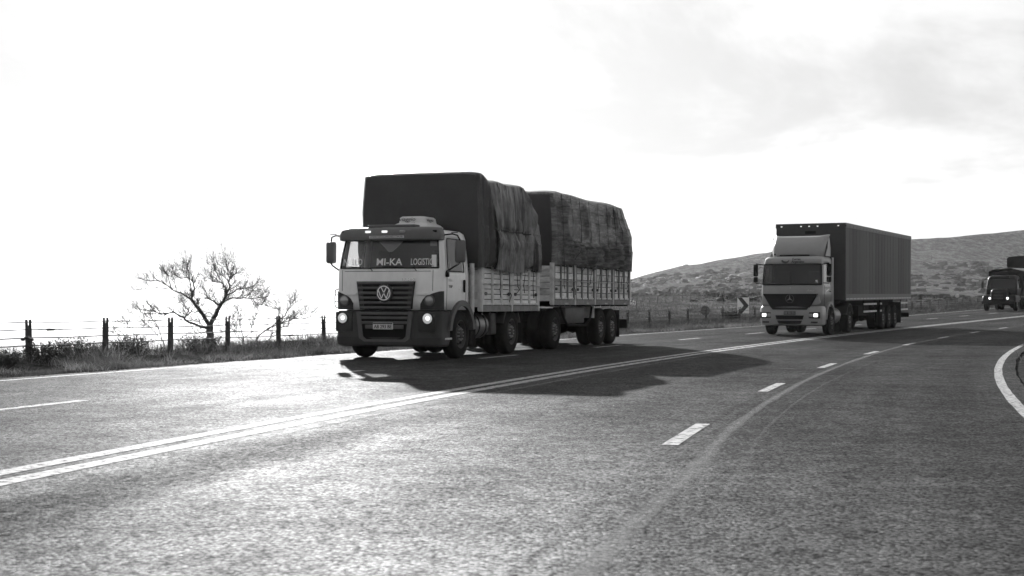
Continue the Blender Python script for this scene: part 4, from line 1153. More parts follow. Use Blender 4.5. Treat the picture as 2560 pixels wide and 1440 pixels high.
for s in (-1, 1):
    m = MB().box(s * 1.30 - .085, s * 1.30 + .085, -1.18, -1.08, 2.07, 2.50, .04).box(s * 1.30 - .08, s * 1.30 + .08, -1.18, -1.08, 1.86, 2.05, .03)
    mr = m.build('mirror', 'black', t2, smooth=50)
    m = MB().tube([(s * 1.02, -1.02, 2.48), (s * 1.30, -1.12, 2.52), (s * 1.30, -1.12, 2.48)], .02, 6); m.build('mirror_arm', 'black', mr, smooth=60); m = MB().tube([(s * 1.06, -1.0, 1.84), (s * 1.30, -1.12, 1.82), (s * 1.30, -1.12, 1.87)], .02, 6); m.build('mirror_arm', 'black', mr, smooth=60)
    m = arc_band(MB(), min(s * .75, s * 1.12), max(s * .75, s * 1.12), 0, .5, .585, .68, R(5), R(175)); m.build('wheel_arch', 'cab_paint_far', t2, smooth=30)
    m = MB().box(min(s * .9, s * 1.08), max(s * .9, s * 1.08), -.78, -.5, .38, 1.02, .02); m.build('step_box', 'plastic', t2, smooth=40)
    m = arc_band(MB(), min(s * .7, s * 1.17), max(s * .7, s * 1.17), 2.85, .5, .57, .60, R(20), R(160)); m.build('mudguard', 'bed_steel_dark', t2, smooth=30)
    MB().lathe([(-.4, 0), (-.4, .26), (-.37, .30), (.37, .30), (.4, .26), (.4, 0)], (s * .78, 1.35, .66), 'y', 24).build('fuel_tank', 'tank_metal', t2, smooth=40)
    m = MB()
    for (yy, za, zb) in ((-.85, 1.02, 1.74), (.15, 1.12, 2.45)):
        MB().tube([(s * (float(np.interp(z, [l[0] for l in LV2], [l[1] for l in LV2])) + .001), yy, z) for z in np.linspace(za, zb, 6)], .007, 4).build('door_gap', 'black', t2)
    MB().box(s * 1.09 - .015, s * 1.09 + .015, -.1, .04, 1.52, 1.56, .01).build('door_handle', 'black', t2)
    MB().prism([(-.6, 1.52), (-.15, 1.60), (-.15, 1.64), (-.6, 1.58)], s * 1.081, s * 1.088, 'x').build('door_flash', 'sign_white', t2)

# box semi-trailer
t2m = Matrix.Rotation(-R(T2PHI), 4, 'Z')
pt = Vector((T2X, T2Y, 0)) + t2m @ Vector((0, 10.4, 0))
st = world_root('box_semi_trailer', pt.x, pt.y, T2PHI)
tag(st, 'tall dark box semi-trailer with ribbed side behind the pale tractor', 'trailer')
yf, yr, zb, zt, hw = 1.55 - 10.4, 14.95 - 10.4, 1.24, 4.06, 1.28
MB().box(-hw + .012, hw - .012, yf + .012, yr - .012, zb + .01, zt - .02).build('box_core', 'box_front', st)
m = MB().box(-hw, hw, yf - .01, yf + .012, zb, zt); fp = m.build('front_wall', 'box_front', st, bevel=.004)
npan = 22; pw = (yr - yf) / npan
for s in (-1, 1):
    for i in range(npan):
        a = yf + i * pw
        d = random.uniform(-.003, .003)
        MB().box(min(s * (hw - .01), s * (hw + .006 + d)), max(s * (hw - .01), s * (hw + .006 + d)), a + .016, a + pw - .016, zb + .22, zt - .17).build('side_panel', 'box_side', st)
    MB().box(min(s * (hw - .01), s * (hw + .022)), max(s * (hw - .01), s * (hw + .022)), yf - .01, yr, zt - .165, zt, .006).build('top_rail', 'box_rail', st)
    MB().box(min(s * (hw - .01), s * (hw + .022)), max(s * (hw - .01), s * (hw + .022)), yf - .01, yr, zb - .02, zb + .215, .006).build('bottom_rail', 'box_rail', st)
    for i in range(npan + 1):
        a = yf + i * pw
        MB().box(min(s * hw, s * (hw + .026)), max(s * hw, s * (hw + .026)), a - .02, a + .02, zt - .13, zt - .09).build('rivet_plate', 'black', st)
    for i in range(npan):
        a = yf + i * pw
        MB().box(s * (hw + .024) - .003, s * (hw + .024) + .003, a + .06, a + pw - .06, zb + .02, zb + .07).build('reflector', 'reflector_tape', st)
for x in (-1.08, -.35, -.05, .26, 1.02): MB().box(x - .03, x + .03, yf - .03, yf - .008, 3.94, 3.97, .006).build('marker_lamp', 'lamp_marker', st)
MB().box(-.2, .2, yf - .02, yf - .008, 3.68, 3.78).build('maker_plate', 'black', st)
MB().box(-.05, .05, yf - .03, yf - .01, zb + .1, zb + .16).build('air_coupling', 'lamp_dim', st)
m = MB()
for s in (-1, 1): m.box(s * .5 - .06, s * .5 + .06, yf + .3, yr - .2, .95, 1.22)
m.build('chassis', 'chassis', st)
for y in (9.15 - 10.4, 0.05, 11.75 - 10.4): axle(st, y, 1.05, .5, True, ws2)
for s in (-1, 1):
    for a, b in ((5.1, 7.5), (8.35, 8.55), (12.9, 14.5)):
        for z in (.74, 1.03): MB().box(min(s * 1.20, s * 1.24), max(s * 1.20, s * 1.24), a - 10.4, b - 10.4, z, z + .07, .006).build('side_guard', 'bed_steel', st)
        for q in (a + .1, b - .1): MB().box(min(s * 1.16, s * 1.20), max(s * 1.16, s * 1.20), q - 10.43, q - 10.37, .74, 1.24).build('guard_post', 'chassis', st)
    MB().box(min(s * .62, s * .74), max(s * .62, s * .74), 4.3 - 10.4, 4.42 - 10.4, .35, 1.0).build('landing_leg', 'chassis', st)
    MB().box(min(s * .7, s * 1.24), max(s * .7, s * 1.24), 2.35, 2.39, .20, 1.1).build('mudflap', 'rubber', st)
MB().box(-1.22, 1.22, yr - .18, yr - .06, .42, .62, .01).build('rear_bumper', 'chassis', st)
MB().box(-.5, 1.1, 4.6 - 10.4, 6.6 - 10.4, .62, 1.0).build('pallet_box', 'chassis', st)

# ================================================================== third truck: old bonneted truck, far right
T3X, T3Y, T3PHI = 34.75, 97.6, 31.0
t3 = world_root('bonneted_truck', T3X, T3Y, T3PHI)
tag(t3, 'small dark bonneted truck with two lit headlamps, last in the convoy', 'truck')
ws3 = WheelSet(.46, .26)
axle(t3, 0, .98, .46, False, ws3); axle(t3, 3.7, 1.0, .46, True, ws3)
m = MB()
for s in (-1, 1): m.box(s * .4 - .04, s * .4 + .04, -1.0, 7.0, .6, .85)
m.build('chassis', 'chassis', t3)
HL3 = [(.72, .55, -.92, .3, .18, .05), (1.25, .56, -.95, .3, .2, .06), (1.45, .52, -.88, .3, .2, .05), (1.56, .42, -.72, .3, .2, .04)]
hr, hc = cab_loft(HL3, [0, 1.0]); m = loft_faces(hr, lambda i, k: 'h')['h']; m.add(hr[-1], [tuple(range(len(hc)))]).add(hr[0], [tuple(range(len(hc)))])
weld(m).build('bonnet', 'dark_truck', t3, smooth=40)
m = MB().box(-.36, .36, -1.03, -.99, .80, 1.30, .03); gg = m.build('grille', 'black', t3)
for i in range(4): MB().box(-.34, .34, -1.045, -1.03, .88 + i * .1, .91 + i * .1).build('slat', 'plastic_grey', gg)
for s in (-1, 1):
    FLv = [(.62, .30, -.80, .62, .1, .02), (.95, .30, -.82, .62, .14, .03), (1.08, .26, -.74, .60, .14, .03), (1.14, .16, -.55, .5, .1, .02)]
    fr_, fc = cab_loft(FLv, [0, 1.0]); m = loft_faces(fr_, lambda i, k: 'f')['f']; m.add(fr_[-1], [tuple(range(len(fc)))])
    fo = weld(m).build('front_wing', 'dark_truck', t3, smooth=50); fo.location = (s * .84, 0, 0)
    m = MB().lathe([(0, .085), (-.03, .07), (-.05, .04), (-.055, 0)], (s * .60, -.86, .90), 'y', 20); m.build('headlamp', 'lamp_lit', t3, smooth=60)
    m = MB().box(s * 1.28 - .08, s * 1.28 + .08, -.02, .06, 1.62, 2.05, .03); mr = m.build('mirror', 'black', t3, smooth=40)
    MB().tube([(s * 1.0, .3, 2.05), (s * 1.28, .02, 2.1), (s * 1.28, .02, 1.6), (s * 1.0, .3, 1.5)], .015, 6).build('mirror_arm', 'black', mr)
MB().box(-1.12, 1.12, -1.12, -1.0, .50, .72, .03).build('bumper', 'dark_truck', t3, smooth=40)
CL3 = [(.75, 1.06, .05, 1.5, .16, .03), (1.5, 1.08, .02, 1.5, .18, .04), (1.58, 1.07, .03, 1.5, .2, .04), (2.22, 1.0, .22, 1.5, .2, .05), (2.30, .99, .26, 1.5, .2, .05), (2.46, .92, .42, 1.45, .24, .04), (2.52, .7, .6, 1.3, .2, .03)]
rows3, c3 = cab_loft(CL3, [0, .2, .5, .9, 1.0])
n3 = len(c3)
def pick3(i, k):
    if i == 2 and 5 + 2 <= k < 5 + 5 + 9 + 3: return 'w'
    if i == 2 and (k in (1, 2) or k in (n3 - 4, n3 - 3)): return 's'
    return 'b'
pk = loft_faces(rows3, pick3); pk['b'].add(rows3[-1], [tuple(range(n3))])
solid(weld(pk['b']).build('cab_body', 'dark_truck', t3, smooth=40), .03)
weld(pk['w']).build('windscreen', 'glass_dark', t3, smooth=60); weld(pk['s']).build('side_window', 'glass_dark', t3, smooth=60)
MB().box(-.55, .55, .02, .30, 2.36, 2.46, .03).build('sun_visor', 'dark_truck', t3, smooth=40)
MB().box(-1.22, 1.22, 1.65, 6.9, 1.0, 2.80, .02).build('cargo_body', 'dark_body', t3)
v = []; n_y = 24
for i in range(n_y + 1):
    y = 1.60 + 5.35 * i / n_y
    for k in range(13):
        u = -1 + k / 6; v.append((u * 1.24, y, 2.81 + .22 * (1 - u * u) + .03 * math.sin(i * 1.9 + k)))
m = MB().add(v, [(i * 13 + k, i * 13 + k + 1, (i + 1) * 13 + k + 1, (i + 1) * 13 + k) for i in range(n_y) for k in range(12)])
solid(m.build('cargo_cover', 'tarp_far', t3, smooth=60), .02)
pt = Vector((T3X, T3Y, 0)) + Matrix.Rotation(-R(T3PHI), 4, 'Z') @ Vector((0, 9.2, 0))
t4 = world_root('covered_trailer', pt.x, pt.y, T3PHI + 1)
tag(t4, 'dark high covered trailer behind the small bonneted truck, at the picture edge', 'trailer')
axle(t4, 0, 1.02, .46, True, ws3); axle(t4, 5.0, 1.02, .46, True, ws3)
MB().box(-1.24, 1.24, -.8, 6.2, 1.0, 3.3, .02).build('cargo_body', 'dark_body', t4)
poly = [(-1.26, 3.2), (-1.26, 3.80), (-1.12, 3.93), (-.4, 4.0), (.4, 4.0), (1.12, 3.93), (1.26, 3.80), (1.26, 3.2)]
MB().prism(poly, -.82, 6.22, 'y').build('cargo_cover', 'dark_body', t4)
m = MB()
for s in (-1, 1): m.tube([(s * .4, -.2, .7), (s * .05, -2.0, .65)], .05, 6)
m.build('drawbar', 'chassis', t4)

# ================================================================== cable fence along the outer verge
def s_at_px(px, off):
    s = np.arange(5, 140, .05); x, y, _ = road(s, np.full_like(s, off)); u = 1280 + 3434.3 * x / y
    return float(np.interp(px, u, s))
post_s = [18.24 - 2.06 * 1, 18.24] + list(np.linspace(20.3, 30.6, 6)) + list(np.linspace(30.6, 52.4, 11)[1:]) + list(np.linspace(52.4, 68.0, 8)[1:])
while post_s[-1] < 128: post_s.append(post_s[-1] + 2.25)
fence = empty('cable_fence', rp(20.3, FENCE_OFF))
tag(fence, 'cable guard fence of notched posts and four cables along the road edge', 'fence')
bpy.context.view_layer.update()
f_inv = Vector(fence.location)
pm = MB()
w, n_, d = .052, .020, .035
prof = [(-w, -.25), (w, -.25), (w * .92, .84), (n_ + .004, .84), (n_, .745), (n_ * .6, .728), (-n_ * .6, .728), (-n_, .745), (-n_ - .004, .84), (-w * .92, .84)]
pm.prism(prof, -d, d, 'y')
first = None
for i, s in enumerate(post_s):
    p = rp(s, FENCE_OFF); a = float(np.interp(s, _s, _ang))
    if first is None: o = first = pm.build('post', 'post', fence, bevel=.006)
    else:
        o = first.copy(); C.objects.link(o); o.parent = fence
    o.location = p - f_inv + Vector((0, 0, random.uniform(-.012, .012)))
    o.rotation_euler = (random.uniform(-.02, .02), random.uniform(-.035, .015), -a + PI / 2 + random.uniform(-.25, .05))
    o.rotation_euler[2] = -a * .4 + random.uniform(-.1, .1)
for zc_ in (.785, .655, .51, .375):
    pts = []
    for i in range(len(post_s) - 1):
        for t in (0, .25, .5, .75):
            s = post_s[i] + (post_s[i + 1] - post_s[i]) * t
            pts.append(rp(s, FENCE_OFF + .0, zc_ - .012 * math.sin(t * PI)) - f_inv)
    MB().tube(pts, .011, 6).build('cable', 'cable', fence, smooth=60)
def turnbuckle(s, z, L):
    a, b = rp(s, FENCE_OFF, z - .008) - f_inv, rp(s + L, FENCE_OFF, z - .008) - f_inv
    q = lambda t: a.lerp(b, t)
    MB().tube([q(0), q(.16), q(.17), q(.33), q(.36), q(.66), q(.69), q(.84), q(.85), q(1)], [.013, .013, .010, .010, .024, .024, .010, .010, .013, .013], 8).build('turnbuckle', 'cable', fence, smooth=40)
sa_ = s_at_px(96, FENCE_OFF); turnbuckle(sa_, .655, s_at_px(155, FENCE_OFF) - sa_)
sa_ = s_at_px(708, FENCE_OFF); turnbuckle(sa_, .375, s_at_px(746, FENCE_OFF) - sa_)

# ================================================================== signs beside the fence
def stand(name, label, px, off, cat='sign'):
    s = s_at_px(px, off); p = rp(s, off); a = float(np.interp(s, _s, _ang))
    o = empty(name, p, (0, 0, -a * .75)); tag(o, label, cat); return o
cs = stand('chevron_sign', 'white curve sign with a dark chevron pointing right, behind the fence', 1858, 15.6)
zb_ = .42
plate = MB().box(-.31, .31, -.01, .01, zb_, zb_ + .86, .006).build('sign_plate', 'sign_white', cs)
MB().prism([(-.30, zb_ + .855), (-.06, zb_ + .855), (.305, zb_ + .43), (-.06, zb_ + .02), (-.30, zb_ + .02), (.03, zb_ + .43)], -.018, -.012, 'y').build('chevron', 'sign_dark', plate)
MB().box(-.03, .03, .012, .06, -.3, zb_ + .8).build('sign_post', 'galvanised', cs)
rs = stand('round_sign', 'dark back of a small round sign just behind the fence, left of the chevron sign', 1763, 14.9)
MB().lathe([(-.012, 0), (-.012, .235), (.012, .235), (.012, 0)], (0, 0, .68), 'y', 28).build('sign_plate', 'sign_back', rs, smooth=40)
MB().box(-.025, .025, .012, .05, -.3, .85).build('sign_post', 'galvanised', rs)
wr_ = stand('round_reflector', 'small white round marker on a post beside the far fence', 2393, 14.9)
MB().lathe([(-.02, 0), (-.02, .12), (0, .15), (.02, .12), (.02, 0)], (0, 0, .95), 'y', 24).build('marker_disc', 'white_plastic', wr_, smooth=50)
MB().box(-.03, .03, .02, .06, -.3, .95).build('marker_post', 'post', wr_)

# ================================================================== vegetation helpers
def hit(px, py, r0=40.0):
    """ground point seen in the direction of a picture point"""
    r = np.geomspace(r0, 900, 1500); tx = (px - 1280) / 3434.3; y = r / math.sqrt(1 + tx * tx); x = tx * y
    z, _, _ = terrain(x, y); line = CAM_H + (791 - py) / 3434.3 * y
    k = np.argmax(z >= line) if (z >= line).any() else len(r) - 1
    return Vector((float(x[k]), float(y[k]), float(z[k])))
def tri_mesh(name, V, F):
    me = bpy.data.meshes.new(name); V = np.asarray(V, np.float32); F = np.asarray(F, np.int32)
    me.vertices.add(len(V)); me.vertices.foreach_set('co', V.ravel())
    me.loops.add(F.size); me.loops.foreach_set('vertex_index', F.ravel())
    me.polygons.add(len(F)); me.polygons.foreach_set('loop_start', (np.arange(len(F)) * F.shape[1]).astype(np.int32))
    me.update(calc_edges=True); return me
def blades(P, h, lean, wid, g=rng):
    """grass blades: base points (n,3), heights, horizontal lean vectors (n,2), widths -> verts and triangles"""
    n = len(P); a = g.random(n) * 2 * PI
    wx = np.stack([np.cos(a) * wid, np.sin(a) * wid, 0 * a], 1)
    up = np.stack([0 * h, 0 * h, h], 1); ln = np.stack([lean[:, 0], lean[:, 1], 0 * h], 1)
    v0, v1 = P - wx, P + wx
    mid = P + up * .55 + ln * .30; v2, v3 = mid - wx * .7, mid + wx * .7
    v4 = P + up * .95 + ln
    V = np.stack([v0, v1, v2, v3, v4], 1).reshape(-1, 3)
    b = (np.arange(n) * 5)[:, None]
    F = np.concatenate([b + [[0, 1, 3]], b + [[0, 3, 2]], b + [[2, 3, 4]]], 0)
    return V, F
def verge_pts(n, s0, s1, o0, o1, skew=1.0, fz=verge_z):
    s = s0 + (s1 - s0) * rng.random(n) ** skew; o = o0 + (o1 - o0) * rng.random(n)
    x, y, _ = road(s, o); return np.stack([x, y, fz(x, y, s, o)], 1), s, o
Vs, Fs, cnt = [], [], 0
def push(V, F):
    global cnt
    Vs.append(V); Fs.append(F + cnt); cnt += len(V)
for (n, s0, s1, o0, o1, hs, wd, fz) in ((9000, 10, 36, 11.98, 12.9, .13, .006, verge_z), (15000, 10, 40, 12.5, 17.2, .17, .007, verge_z), (3500, 40, 75, 12.0, 13.2, .16, .010, verge_z),
                                     (8000, 40, 80, 12.6, 17.5, .13, .011, verge_z), (6000, 75, 135, 12.0, 17.5, .22, .018, verge_z), (5000, 8, 70, -7.5, -2.2, .22, .010, verge_r)):
    P, s, o = verge_pts(n // 8, s0, s1, o0, o1, 1.0, fz)
    clump = .35 + 2.4 * np.clip(fbm(P[:, 0] * 1.1, P[:, 1] * 1.1, 3) + .35, 0, 1) ** 1.5
    k = 8
    P8 = np.repeat(P, k, 0) + np.concatenate([rng.normal(0, .07, (len(P) * k, 2)), np.zeros((len(P) * k, 1)) - .02], 1)
    h = hs * np.repeat(clump, k) * (.5 + .9 * rng.random(len(P8)))
    ln = rng.normal(0, .75, (len(P8), 2)) * h[:, None]
    push(*blades(P8, h, ln, wd * (.6 + .8 * rng.random(len(P8)))))
tag(link('verge_grass', tri_mesh('verge_grass', np.concatenate(Vs), np.concatenate(Fs)), 'grass_blade'), 'tangled short grass growing on the road verge', 'grass', kind='stuff')
Vs, Fs, cnt = [], [], 0
for (n, s0, s1, o0, o1, hs, wd) in ((700, 10, 38, 11.95, 12.75, .10, .006), (350, 38, 80, 11.95, 12.9, .12, .009), (160, 14, 36, 12.8, 15.5, .22, .005)):
    P, s, o = verge_pts(n, s0, s1, o0, o1)
    P = P[fbm(P[:, 0] * .9 + 40, P[:, 1] * .9, 3) > -.05]
    k = 16; P8 = np.repeat(P, k, 0) + np.concatenate([rng.normal(0, .05, (len(P) * k, 2)), np.zeros((len(P) * k, 1)) - .02], 1)
    h = hs * (.5 + 1.1 * rng.random(len(P8))); push(*blades(P8, h, rng.normal(0, .9, (len(P8), 2)) * h[:, None], wd * (.6 + .8 * rng.random(len(P8)))))
tag(link('dry_verge_grass', tri_mesh('dry_verge_grass', np.concatenate(Vs), np.concatenate(Fs)), 'dry_grass'), 'pale dry grass tufts spilling over the road edge', 'grass', kind='stuff')
# taller weeds: stems with small leaves and pale seed heads
def weeds(n, P, H, leaf, spread, nl=9):
    V, F = [], []; c = 0
    for i in range(n):
        h = H[i]; b = P[i]; lx, ly = rng.normal(0, spread, 2) * h
        tip = b + np.array([lx, ly, h]); w = leaf * .12
        V += [b + [w, 0, 0], b - [w, 0, 0], tip]; F.append((c, c + 1, c + 2)); c += 3
        for k in range(nl):
            t = .25 + .75 * rng.random(); q = b * (1 - t) + tip * t
            d = rng.normal(0, 1, 3); d[2] = abs(d[2]) * .7; d /= np.linalg.norm(d); e = np.cross(d, rng.normal(0, 1, 3)); e /= max(np.linalg.norm(e), 1e-6)
            L = leaf * (.6 + .8 * rng.random()) * (1.2 - .6 * t)
            V += [q, q + d * L * .55 + e * L * .22, q + d * L]; F.append((c, c + 1, c + 2)); c += 3
    return V, F
Vs, Fs, cnt = [], [], 0
for (n, s0, s1, o0, o1, h0, lf) in ((1700, 14, 36, 13.3, 16.8, .17, .045), (5200, 40, 78, 12.7, 16.0, .22, .05), (2400, 78, 135, 12.7, 16.5, .28, .08)):
    P, s, o = verge_pts(n, s0, s1, o0, o1)
    keep = fbm(P[:, 0] * .45 + 9, P[:, 1] * .45, 3) > -.25
    P = P[keep]; H = h0 * (.55 + .8 * rng.random(len(P))) * (.8 + .8 * np.clip(fbm(P[:, 0] * .5, P[:, 1] * .5, 2) + .3, 0, 1))
    V, F = weeds(len(P), P, H, lf, .28); push(np.array(V), np.array(F))
tag(link('roadside_weeds', tri_mesh('roadside_weeds', np.concatenate(Vs), np.concatenate(Fs)), 'weed_leaf'), 'leafy tangled weeds growing along the foot of the fence', 'weeds', kind='stuff')
# single bushes one can tell apart
def bush(name, label, px, off, rad_, h, n, leaf):
    s = s_at_px(px, off); x, y, _ = road(s, off); z = float(verge_z(np.array([float(x)]), np.array([float(y)]), np.array([s]), np.array([off]))[0])
    root = empty(name, (float(x), float(y), z)); tag(root, label, 'bush')
    V, F = [], []; c = 0; st = MB()
    for i in range(n):
        a = rng.random() * 2 * PI; rr = rad_ * math.sqrt(rng.random()) * .5
        b = np.array([math.cos(a) * rr, math.sin(a) * rr, -.03]); hh = h * (.55 + .5 * rng.random()) * (1 - .35 * (rr / rad_) ** 2)
        tip = np.array([b[0] * 2.3 + rng.normal(0, .05), b[1] * 2.3 + rng.normal(0, .05), hh])
        if i % 3 == 0: st.tube([b, (b + tip) / 2 + rng.normal(0, .015, 3), tip], [.006, .004, .002], 3)
        for k in range(26):
            t = .2 + .85 * rng.random(); q = b * (1 - t) + tip * t + rng.normal(0, .025, 3)
            d = rng.normal(0, 1, 3); d[2] = abs(d[2]); d /= np.linalg.norm(d); e = np.cross(d, rng.normal(0, 1, 3)); e /= np.linalg.norm(e); L = leaf * (.5 + rng.random())
            V += [q, q + d * L * .5 + e * L * .25, q + d * L, q + d * L * .5 - e * L * .25]; F.append((c, c + 1, c + 2, c + 3)); c += 4
    st.build('stems', 'twig', root)
    fo = link('foliage', tri_mesh('foliage', V, F), 'weed_leaf', root); fo['kind'] = 'stuff'
    return root
bush('roadside_bush', 'dark leafy bush growing at the foot of the leftmost fence post', 103, 14.0, .28, .33, 60, .04)
bush('roadside_bush', 'low dark bush at the very left edge of the picture', 8, 13.6, .32, .26, 60, .04)
bush('roadside_bush', 'feathery rounded bush midway between the two leftmost fence posts', 190, 14.4, .38, .33, 90, .03)
bush('roadside_bush', 'bushy weed clump just right of the second fence post', 325, 14.6, .42, .30, 90, .03)
bush('roadside_bush', 'dark weed clump between fence posts below the spreading bare tree', 500, 14.5, .42, .30, 90, .03)
bush('roadside_bush', 'tall dark weed clump left of the chevron sign behind the fence', 1828, 14.7, .45, .42, 80, .05)
bush('roadside_bush', 'pale speckled weed clump under the chevron sign', 1876, 14.4, .5, .24, 90, .045)
# dry drooping flower head on a thin stem by the leftmost post
s = s_at_px(66, 14.0); p = rp(s, 14.0, .05); fl = empty('dry_flower', p); tag(fl, 'dry drooping flower head on a thin stem beside the leftmost fence post', 'plant')
MB().tube([(.045, 0, 0), (.01, 0, .2), (-.015, 0, .38), (-.005, 0, .44)], .004, 5).build('stem', 'twig', fl)
v = []; 
for i in range(9):
    u = -1 + i / 4
    for k in range(5):
        t = k / 4; v.append((u * .10 + .01, (t - .5) * .09, .475 + .02 * math.cos(u * 2.4) - .035 * abs(t - .5) - (.02 if i % 2 else 0) * t + .015 * math.sin(i * 2.7)))
m = MB().add(v, [(i * 5 + k, i * 5 + k + 1, i * 5 + k + 6, i * 5 + k + 5) for i in range(8) for k in range(4)])
solid(m.build('flower_head', 'twig', fl, smooth=60), .03)

# ================================================================== bare trees
def tree(name, label, D, limbs, trunk_w, twig_n, twig_len, seed, ox=360.0, oy=630.0, k=4.8, min_y=None):
    """limbs: polylines read off the picture (crop coordinates) as a plan of the crown; depth is spread at random"""
    g = random.Random(seed)
    def W(p, dy): 
        px, py = ox + p[0] / k, oy + p[1] / k; y = D + dy
        return Vector(((px - 1280) / 3434.3 * D, y, CAM_H + (791 - py) / 3434.3 * D))
    base = W(limbs[0][0][0], 0); zg, _, _ = terrain(np.array([base.x]), np.array([base.y])); zg = float(zg[0])
    root = empty(name, (base.x, base.y, min(zg, base.z))); tag(root, label, 'tree'); o0 = Vector(root.location)
    tw = MB(); ends = []
    for li, (pts, r0, r1, d0, d1) in enumerate(limbs):
        n = len(pts); P = [W(p, d0 + (d1 - d0) * i / max(n - 1, 1)) - o0 for i, p in enumerate(pts)]
        if li == 0: P = [Vector((P[0].x, P[0].y, -.15))] + P
        Q = []
        for i in range(len(P) - 1):
            for t in (0, .5): Q.append(P[i].lerp(P[i + 1], t) + (Vector((g.uniform(-1, 1), g.uniform(-1, 1), g.uniform(-1, 1))) * .035 if (i or t) else Vector((0, 0, 0))))
        Q.append(P[-1])
        rr = [(r0 + (r1 - r0) * i / (len(Q) - 1)) for i in range(len(Q))]
        MB().tube(Q, rr, 7 if r0 > .04 else 5).build('trunk' if li == 0 else 'branch', 'bark', root, smooth=70)
        if li: ends.append((Q, rr))
    def twig(p, d, L, r, lev):
        n = 3; Q = [p]
        for i in range(n):
            d = (d + Vector((g.uniform(-1, 1), g.uniform(-1, 1), g.uniform(-.5, .9))) * .28).normalized(); Q.append(Q[-1] + d * L / n)
        tw.tube(Q, [r, r * .8, r * .6, r * .35], 4 if lev == 0 else 3, caps=False)
        if lev < 3:
            for i in range(g.randint(2, 4)):
                b = g.randint(1, n); dd = (d + Vector((g.uniform(-1, 1), g.uniform(-1, 1), g.uniform(-.7, 1))) * .75).normalized()
                twig(Q[b], dd, L * g.uniform(.5, .8), max(r * .64, .004), lev + 1)
    for Q, rr in ends:
        for i in range(len(Q)):
            fr = i / (len(Q) - 1)
            for q in range(twig_n if fr > .3 else (1 if g.random() < .35 else 0)):
                d = (Q[min(i + 1, len(Q) - 1)] - Q[max(i - 1, 0)]).normalized()
                dd = (d * .8 + Vector((g.uniform(-1, 1), g.uniform(-1, 1), g.uniform(-.35, 1))) * .8).normalized()
                twig(Q[i], dd, twig_len * g.uniform(.5, 1.1), min(max(rr[i] * .6, .010), .017), 0 if fr > .5 else 1)
    to = tw.build('twigs', 'twig', root); to['kind'] = 'stuff'
    return root
T1L = [([(795, 1120), (795, 1040), (793, 960), (790, 885)], .20, .15, 0, 0),
       ([(792, 900), (812, 850), (850, 750), (890, 650), (935, 590), (960, 530)], .115, .06, 0, .4),
       ([(960, 530), (940, 440), (900, 375), (830, 350), (760, 342), (690, 290)], .045, .012, .4, 1.2), ([(960, 530), (1010, 440), (1020, 370), (1040, 320), (1090, 275), (1150, 255)], .045, .012, .4, -.6),
       ([(940, 600), (1000, 565), (1070, 545), (1150, 540), (1230, 565), (1300, 545), (1400, 530)], .04, .010, .3, 1.5), ([(975, 515), (1070, 490), (1130, 450), (1230, 430), (1300, 460), (1390, 480)], .035, .009, .4, -1.0),
       ([(890, 640), (850, 600), (800, 570), (780, 500)], .05, .014, .2, -.5), ([(1010, 450), (1080, 410), (1150, 430), (1250, 400)], .022, .008, .3, 1.2), ([(905, 380), (880, 300), (850, 220), (830, 160)], .022, .007, .6, 0), ([(1025, 360), (1000, 270), (980, 190), (960, 150)], .02, .007, 0, .6),
       ([(788, 890), (745, 805), (690, 710), (640, 640), (590, 565)], .10, .055, 0, -.4),
       ([(595, 565), (620, 480), (600, 400), (570, 340), (500, 300), (400, 310), (330, 270)], .04, .010, -.4, .8), ([(590, 570), (500, 500), (400, 460), (340, 400), (250, 350), (130, 350)], .04, .010, -.4, -1.6), ([(605, 520), (590, 400), (560, 300), (540, 220), (530, 140)], .032, .008, -.4, -.2), ([(440, 480), (400, 380), (340, 300), (250, 255)], .02, .007, -.8, .2), ([(360, 445), (250, 440), (150, 450)], .016, .006, -1, -1.8),
       ([(775, 925), (680, 885), (570, 850), (520, 785), (400, 725), (300, 745), (200, 705), (70, 690)], .06, .012, 0, -1.5), ([(300, 745), (180, 750), (60, 760)], .02, .007, -1, -1.6), ([(545, 765), (590, 720), (660, 715), (700, 760)], .03, .02, -.6, 0), ([(520, 790), (540, 700), (460, 640), (380, 570)], .025, .008, -.5, .5), ([(700, 880), (640, 830), (560, 820), (450, 790)], .02, .008, 0, .8), ([(780, 940), (700, 960), (620, 980), (560, 930)], .02, .007, 0, .4)]
tree('bare_tree', 'bare spreading tree with a forked trunk standing behind the left fence', 60.0, T1L, .2, 3, .54, 3)
T2L = [([(1200, 1130), (1190, 1060), (1195, 1010)], .04, .03, 0, 0), ([(1195, 1030), (1150, 900), (1130, 820), (1110, 740)], .025, .008, 0, .5), ([(1195, 1030), (1290, 960), (1310, 880), (1370, 760), (1430, 650)], .022, .007, 0, -.5), ([(1190, 1080), (1080, 1000), (1050, 900), (960, 700)], .02, .007, 0, 1), ([(1200, 1060), (1120, 960), (1000, 960)], .016, .006, 0, -.8)]
tree('bare_tree', 'thin twiggy sapling right of the forked bare tree', 64.0, T2L, .1, 4, .55, 5)
T3L = [([(1330, 1120), (1350, 1060), (1380, 1000)], .05, .04, 0, 0), ([(1380, 1000), (1440, 950), (1540, 890), (1640, 860), (1760, 790), (1900, 740)], .035, .009, 0, .8), ([(1440, 950), (1560, 880), (1700, 760), (1780, 660), (1830, 590)], .03, .008, 0, -.6), ([(1340, 1090), (1480, 1060), (1520, 990), (1600, 920), (1700, 890)], .025, .008, 0, .6), ([(1640, 860), (1650, 760), (1620, 700), (1580, 680)], .02, .007, .4, 0), ([(1760, 800), (1850, 800), (1950, 780)], .016, .006, .4, 1)]
tree('bare_tree', 'leaning bare sapling reaching right above the fence near the truck', 62.0, T3L, .1, 4, .55, 8)
